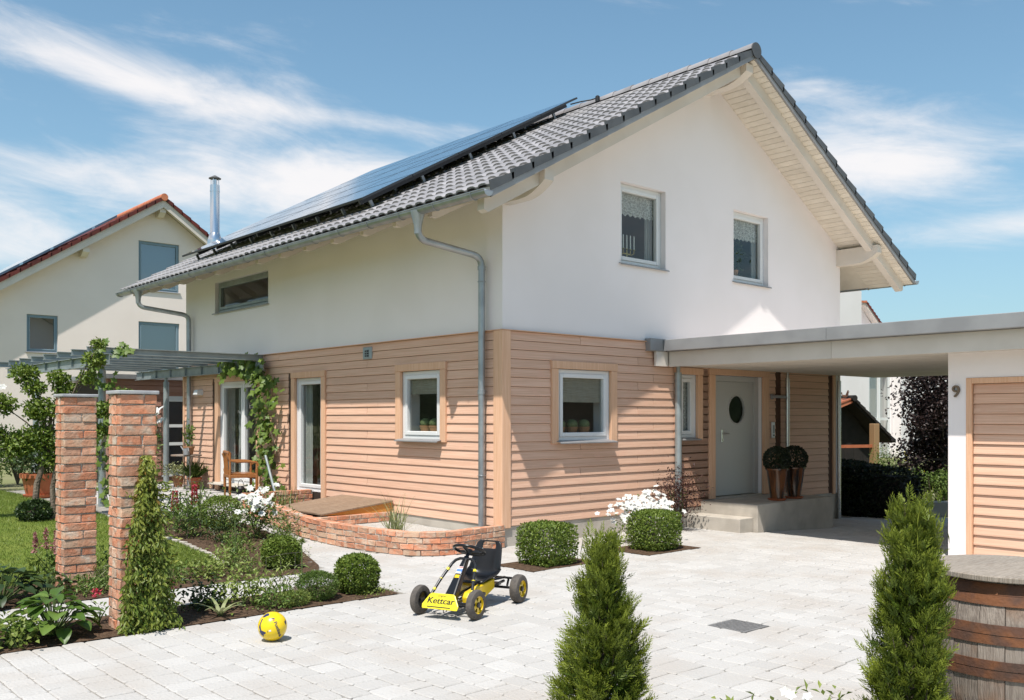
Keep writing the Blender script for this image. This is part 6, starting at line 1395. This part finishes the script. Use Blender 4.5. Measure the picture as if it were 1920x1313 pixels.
n2 = 240; z2 = .70 + .66 * rng.random(n2); w2 = np.interp(z2, [.7, 1.36], [.13, .03]); P = np.stack([(rng.random(n2) * 2 - 1) * w2 + .03, -.02 - np.abs(rng.normal(size=n2)) * .025, z2], 1); foliage('autumn_leaves', 'creeper_red', cr2, P, np.stack([rng.normal(size=n2) * .6, -.4 + 0 * z2, -.8 + 0 * z2], 1), rdir(n2) + [0, -1.5, .4], .05, .02)
m = MB()
for k in range(5): m.tube([(-.08 + .05 * k, -.01, 0), (-.05 + .04 * k, -.015, .6), (.0 + .02 * k, -.012, 1.1), (.03, -.01, 1.45 - .05 * k)], [.006, .005, .004, .002], 5)
m.build('stems', 'bark', cr2)
for k in range(22):
    z_ = random.uniform(.15, 1.2); w_ = float(np.interp(z_, [0, .6, 1.3], [.22, .17, .05])); sg = random.choice((-1, 1)); b_ = np.array([sg * w_ * random.uniform(.6, 1) + .04, -.05, z_]); d_ = unit(np.array([[sg * random.uniform(.2, .8), -.5, random.uniform(-.2, .7)]]))[0]; q_ = np.linspace(0, random.uniform(.06, .14), 7)[:, None]; P = b_ + d_ * q_ - np.array([0, 0, 2.0]) * q_ ** 2; foliage('stray_shoot', 'creeper_leaf', cr2, P, rdir(7) * .7 + d_ + [0, 0, -.3], rdir(7) + [0, -.8, .5], .045, .02)
# grape vine on the house wall: single lobed leaves
def vine_leaf(s):
    pts = []; nn = 20
    for i in range(nn):
        a = 2 * math.pi * i / nn; r = s * (.5 + .10 * math.cos(5 * a) + .03 * math.cos(15 * a)) * (1.0 if abs(a - math.pi) > .4 else .7); pts.append((r * math.cos(a) + s * .3, r * math.sin(a), .05 * s * math.cos(2 * a) - .10 * r))
    V = [(s * .15, 0, .03 * s)] + pts; F = [(0, 1 + i, 1 + (i + 1) % nn) for i in range(nn)]; me = npmesh('leaf', np.array(V), np.array(F), [random.random()] * nn); me.materials.append(M['vine_leaf']); return me
VL = [vine_leaf(s) for s in (.11, .13, .15, .12, .14, .10)]
gv = thing('grape_vine', 'grape vine climbing the house wall between the two terrace doors', 'vine', (-.08, 6.0, .3))
def vleaf(t, p, nrm_, s=1.0):
    o = bpy.data.objects.new('leaf', random.choice(VL)); COL.objects.link(o); o.parent = t; n_ = Vector(nrm_).normalized(); q = n_.to_track_quat('Z', 'Y'); o.rotation_mode = 'QUATERNION'; from mathutils import Quaternion
    o.rotation_quaternion = q @ Quaternion((0, 0, 1), random.uniform(-3.1, 3.1)); o.location = p; s *= random.uniform(.75, 1.2); o.scale = (s, s, s)
path = [Vector((0, 0, 0)), Vector((-.02, .05, .5)), Vector((-.03, -.10, .9)), Vector((-.05, .15, 1.35)), Vector((-.05, .0, 1.8)), Vector((-.06, .25, 2.15)), Vector((-.12, .95, 2.28)), Vector((-.15, 1.7, 2.25))]
MB().tube(path, [.016, .015, .013, .012, .01, .009, .007, .004], 7).build('stem', 'bark', gv, smooth=True)
MB().tube([path[1], Vector((-.05, .4, .9)), Vector((-.06, .55, 1.5)), Vector((-.06, .5, 2.1))], [.01, .009, .007, .005], 6).build('stem', 'bark', gv, smooth=True)
for k in range(300):
    f = random.random(); seg = random.choice([0, 1, 1, 2, 2, 3, 3, 4, 4, 5, 5, 5, 6, 6]); p = path[seg].lerp(path[min(seg + 1, 7)], f); w_ = .26 if seg < 5 else .15
    p = p + Vector((-abs(random.gauss(0, .09)), random.gauss(.1 if seg < 5 else 0, w_), random.gauss(0, .13))); p.z = min(max(p.z, .05), 2.42); vleaf(gv, p, (-1 + random.gauss(0, .35), random.gauss(-.3, .5), .55 + random.gauss(0, .4)))
gv2 = thing('grape_vine', 'vine winding up the front pergola post between the pillars', 'vine', (-2.78, 6.50, .23))
pts = [Vector((.07 * math.cos(k * .9), .07 * math.sin(k * .9), .1 + .2 * k)) for k in range(13)]; MB().tube(pts, .009, 6).build('stem', 'bark', gv2, smooth=True)
for k in range(110): p = random.choice(pts) + Vector((random.gauss(.02, .09), random.gauss(-.05, .08), random.gauss(0, .1))); vleaf(gv2, p, (-.5 + random.gauss(0, .5), -.8 + random.gauss(0, .4), .5), .8)
for k in range(14): p = Vector((random.uniform(-.1, .35), -.15, 2.50 + random.gauss(0, .06))); vleaf(gv2, p, (-.3, -.8, .6), .9)
# slender tree behind the rear pillar
tr = thing('small_tree', 'slender multi-stemmed tree with clumped crown behind the rear pillar', 'tree', (-4.02, 5.35, gz(-4, 5.35)))
m = MB(); limbs = []
m.tube([(-.05, .1, -.05), (-.02, .05, .5), (.12, .02, 1.0), (.15, .0, 1.5)], [.05, .042, .032, .022], 9)
m.tube([(.16, -.1, -.05), (.15, -.08, .45), (.22, -.12, .95), (.2, -.15, 1.45)], [.045, .036, .026, .018], 9)
tips = [((-.42, .25, 1.62), .19, 420), ((-.15, .15, 2.05), .18, 380), ((.02, .0, 1.55), .22, 600), ((.05, .05, 1.15), .25, 700), ((-.25, .2, 1.05), .22, 560), ((.30, -.1, 1.85), .15, 260), ((.62, -.35, 2.25), .15, 260), ((.55, -.3, 2.0), .13, 160), ((.66, -.42, 2.48), .09, 90), ((.5, -.3, 1.5), .15, 260), ((.95, -.6, 1.75), .14, 220), ((.72, -.45, 1.55), .15, 280), ((-.05, .05, 1.85), .15, 260), ((.22, -.12, 2.0), .14, 200), ((-.5, .3, 1.2), .16, 260), ((.18, 0, .85), .2, 320), ((-.62, .35, .95), .2, 330), ((.72, -.4, 1.25), .12, 180)]
for (c, r_, k_) in tips:
    s0 = (.15, 0, 1.0) if c[0] < .3 else (.2, -.15, 1.3); mid = tuple((a + b) / 2 + (.06 if i == 2 else 0) for i, (a, b) in enumerate(zip(s0, c))); m.tube([s0, mid, c], [.016, .010, .004], 6)
m.build('trunk', 'bark', tr, smooth=True)
Ps = [];
for (c, r_, k_) in tips: q = rdir(int(k_ * 1.3)) * (rng.random((int(k_ * 1.3), 1)) ** .45) * r_ * np.array([1.1, 1.1, .85]); Ps.append(q + np.array(c))
P = np.concatenate(Ps); n = len(P); foliage('crown', 'box_leaf', tr, P, rdir(n) + [0, 0, .2], rdir(n) + [-.2, -.3, .8], .062, .036)
q = clipped('groundcover', 'dark low shrub growing at the foot of the slender tree', 'shrub', (-4.1, 5.3), .22, .2, .13, 1600, 'dark_leaf', 2.2, (.05, .028))
# shrubs further back on the left
def shrub(name, label, loc, r, h, n, mat, lf=(.06, .035), group=None):
    t = thing(name, label, 'shrub', (loc[0], loc[1], gz(loc[0], loc[1])), 0, group); c = rng.normal(size=(14, 3)) * [r * .45, r * .45, h * .22] + [0, 0, h * .55]; idx = rng.integers(0, 14, n); P = c[idx] + rdir(n) * (rng.random((n, 1)) ** .5) * [r * .5, r * .5, h * .28]; P[:, 2] = np.clip(P[:, 2], .02, None)
    foliage('foliage', mat, t, P, rdir(n) + [0, 0, .3], rdir(n) + [-.2, -.3, .6], lf[0], lf[1]); m = MB()
    for k in range(6): a = k * 1.05; m.tube([(0, 0, -.05), (r * .3 * math.cos(a), r * .3 * math.sin(a), h * .4), (r * .5 * math.cos(a), r * .5 * math.sin(a), h * .75)], [.02, .014, .006], 6)
    m.build('branches', 'bark', t); return t
shrub('shrub', 'bushy green shrub at the left edge beyond the terrace', (-3.35, 11.8), .55, 1.25, 2600, 'mid_leaf')
hy = shrub('hydrangea', 'white flowering shrub at the left edge under the pergola', (-3.2, 13.2), .5, 1.9, 1500, 'mid_leaf'); P = rng.normal(size=(60, 3)) * [.3, .3, .2] + [-.1, -.2, 1.75]; petals(hy, P, .16, 'white_petal', 6)
shrub('shrub', 'dark round evergreen behind the right side of the creeper pillar', (-1.15, 9.55), .33, 1.15, 2600, 'dark_leaf', (.045, .025))
shrub('shrub', 'loose green shrub behind the large plant tub', (-2.3, 13.5), .5, 1.1, 1500, 'mid_leaf')
# wire plant support arches in the beds
for i, (x_, y_, w_, h_) in enumerate(((-3.55, -.62, .5, .36), (-2.95, 3.0, .6, .75))):
    t = thing('wire_support', ('low bent wire plant support beside the path', 'wire mesh plant support by the lawn edging')[i], 'plant support', (x_, y_ if i else -1.0, gz(x_, y_)), R(10))
    m = MB()
    for k in range(4): xx_ = -w_ / 2 + w_ * k / 3; m.tube([(xx_, 0, 0), (xx_ + .01, .01, h_)], .0022, 5)
    for k in range(1, 4): m.tube([(-w_ / 2, 0, h_ * k / 3), (0, .02, h_ * k / 3 + .01), (w_ / 2, 0, h_ * k / 3)], .0022, 5)
    m.build('wire_mesh', 'wire', t)
# background on the right: copper beech, hedge, conifer
cbt = thing('copper_beech', 'dark purple copper beech tree seen through the carport', 'tree', (12.35, -.2, -.3)); MB().tube([(0, 0, 0), (.05, 0, 1.2), (0, .05, 2.8)], [.09, .07, .02], 8).build('trunk', 'bark', cbt, smooth=True)
n = 16000; c = rng.normal(size=(70, 3)) * [.34, .34, .70] + [0, 0, 1.85]; c[:, 2] = np.clip(c[:, 2], .6, 3.0); P = c[rng.integers(0, 70, n)] + rng.normal(size=(n, 3)) * [.20, .20, .17]; P = P[(P[:, 2] > .4) & (P[:, 2] < 3.35)]; n = len(P); foliage('crown', 'beech_leaf', cbt, P, rdir(n) + [0, 0, -.2], rdir(n), .075, .05)
m = MB()
for k in range(24): q = c[k]; m.tube([(0, 0, .9 + .05 * k), tuple((np.array([0, 0, 1.2]) + q) / 2), tuple(q)], [.022, .014, .005], 5)
m.build('branches', 'bark', cbt)
hd = thing('hedge', 'dark clipped hedge behind the carport', 'hedge', (9.75, .45, -.3), R(90)); n = 9000; P, D = rounded_cube(n, 1.25, .5, .52, 6); P = P * (1 - .1 * rng.random((n, 1))); P[:, 2] += .5 + .06 * np.sin(P[:, 0] * 2.3); foliage('foliage', 'shaded_leaf', hd, P, D + rdir(n), D + rdir(n) * .5, .09, .05); MB().box(-1.1, 1.1, -.36, .36, 0, .82).build('branches', 'dark_wood', hd)
shrub('shrub', 'light green rounded shrub above the hedge beside the shed', (13.3, 1.35), .5, 1.25, 2600, 'mid_leaf', (.05, .02)); shrub('shrub', 'fresh green shrub below the copper beech', (11.5, -.35), .45, .95, 2200, 'mid_leaf', (.07, .03))
kb = MB().box(-1.2, 1.2, -.12, .12, 0, .30).build('garden_kerb', 'concrete', None, bevel=.02); kb.location = (10.9, -1.05, -.3); kb.rotation_euler = (0, 0, R(-45)); tag(kb, 'low concrete kerb wall below the hedge behind the carport', 'kerb')
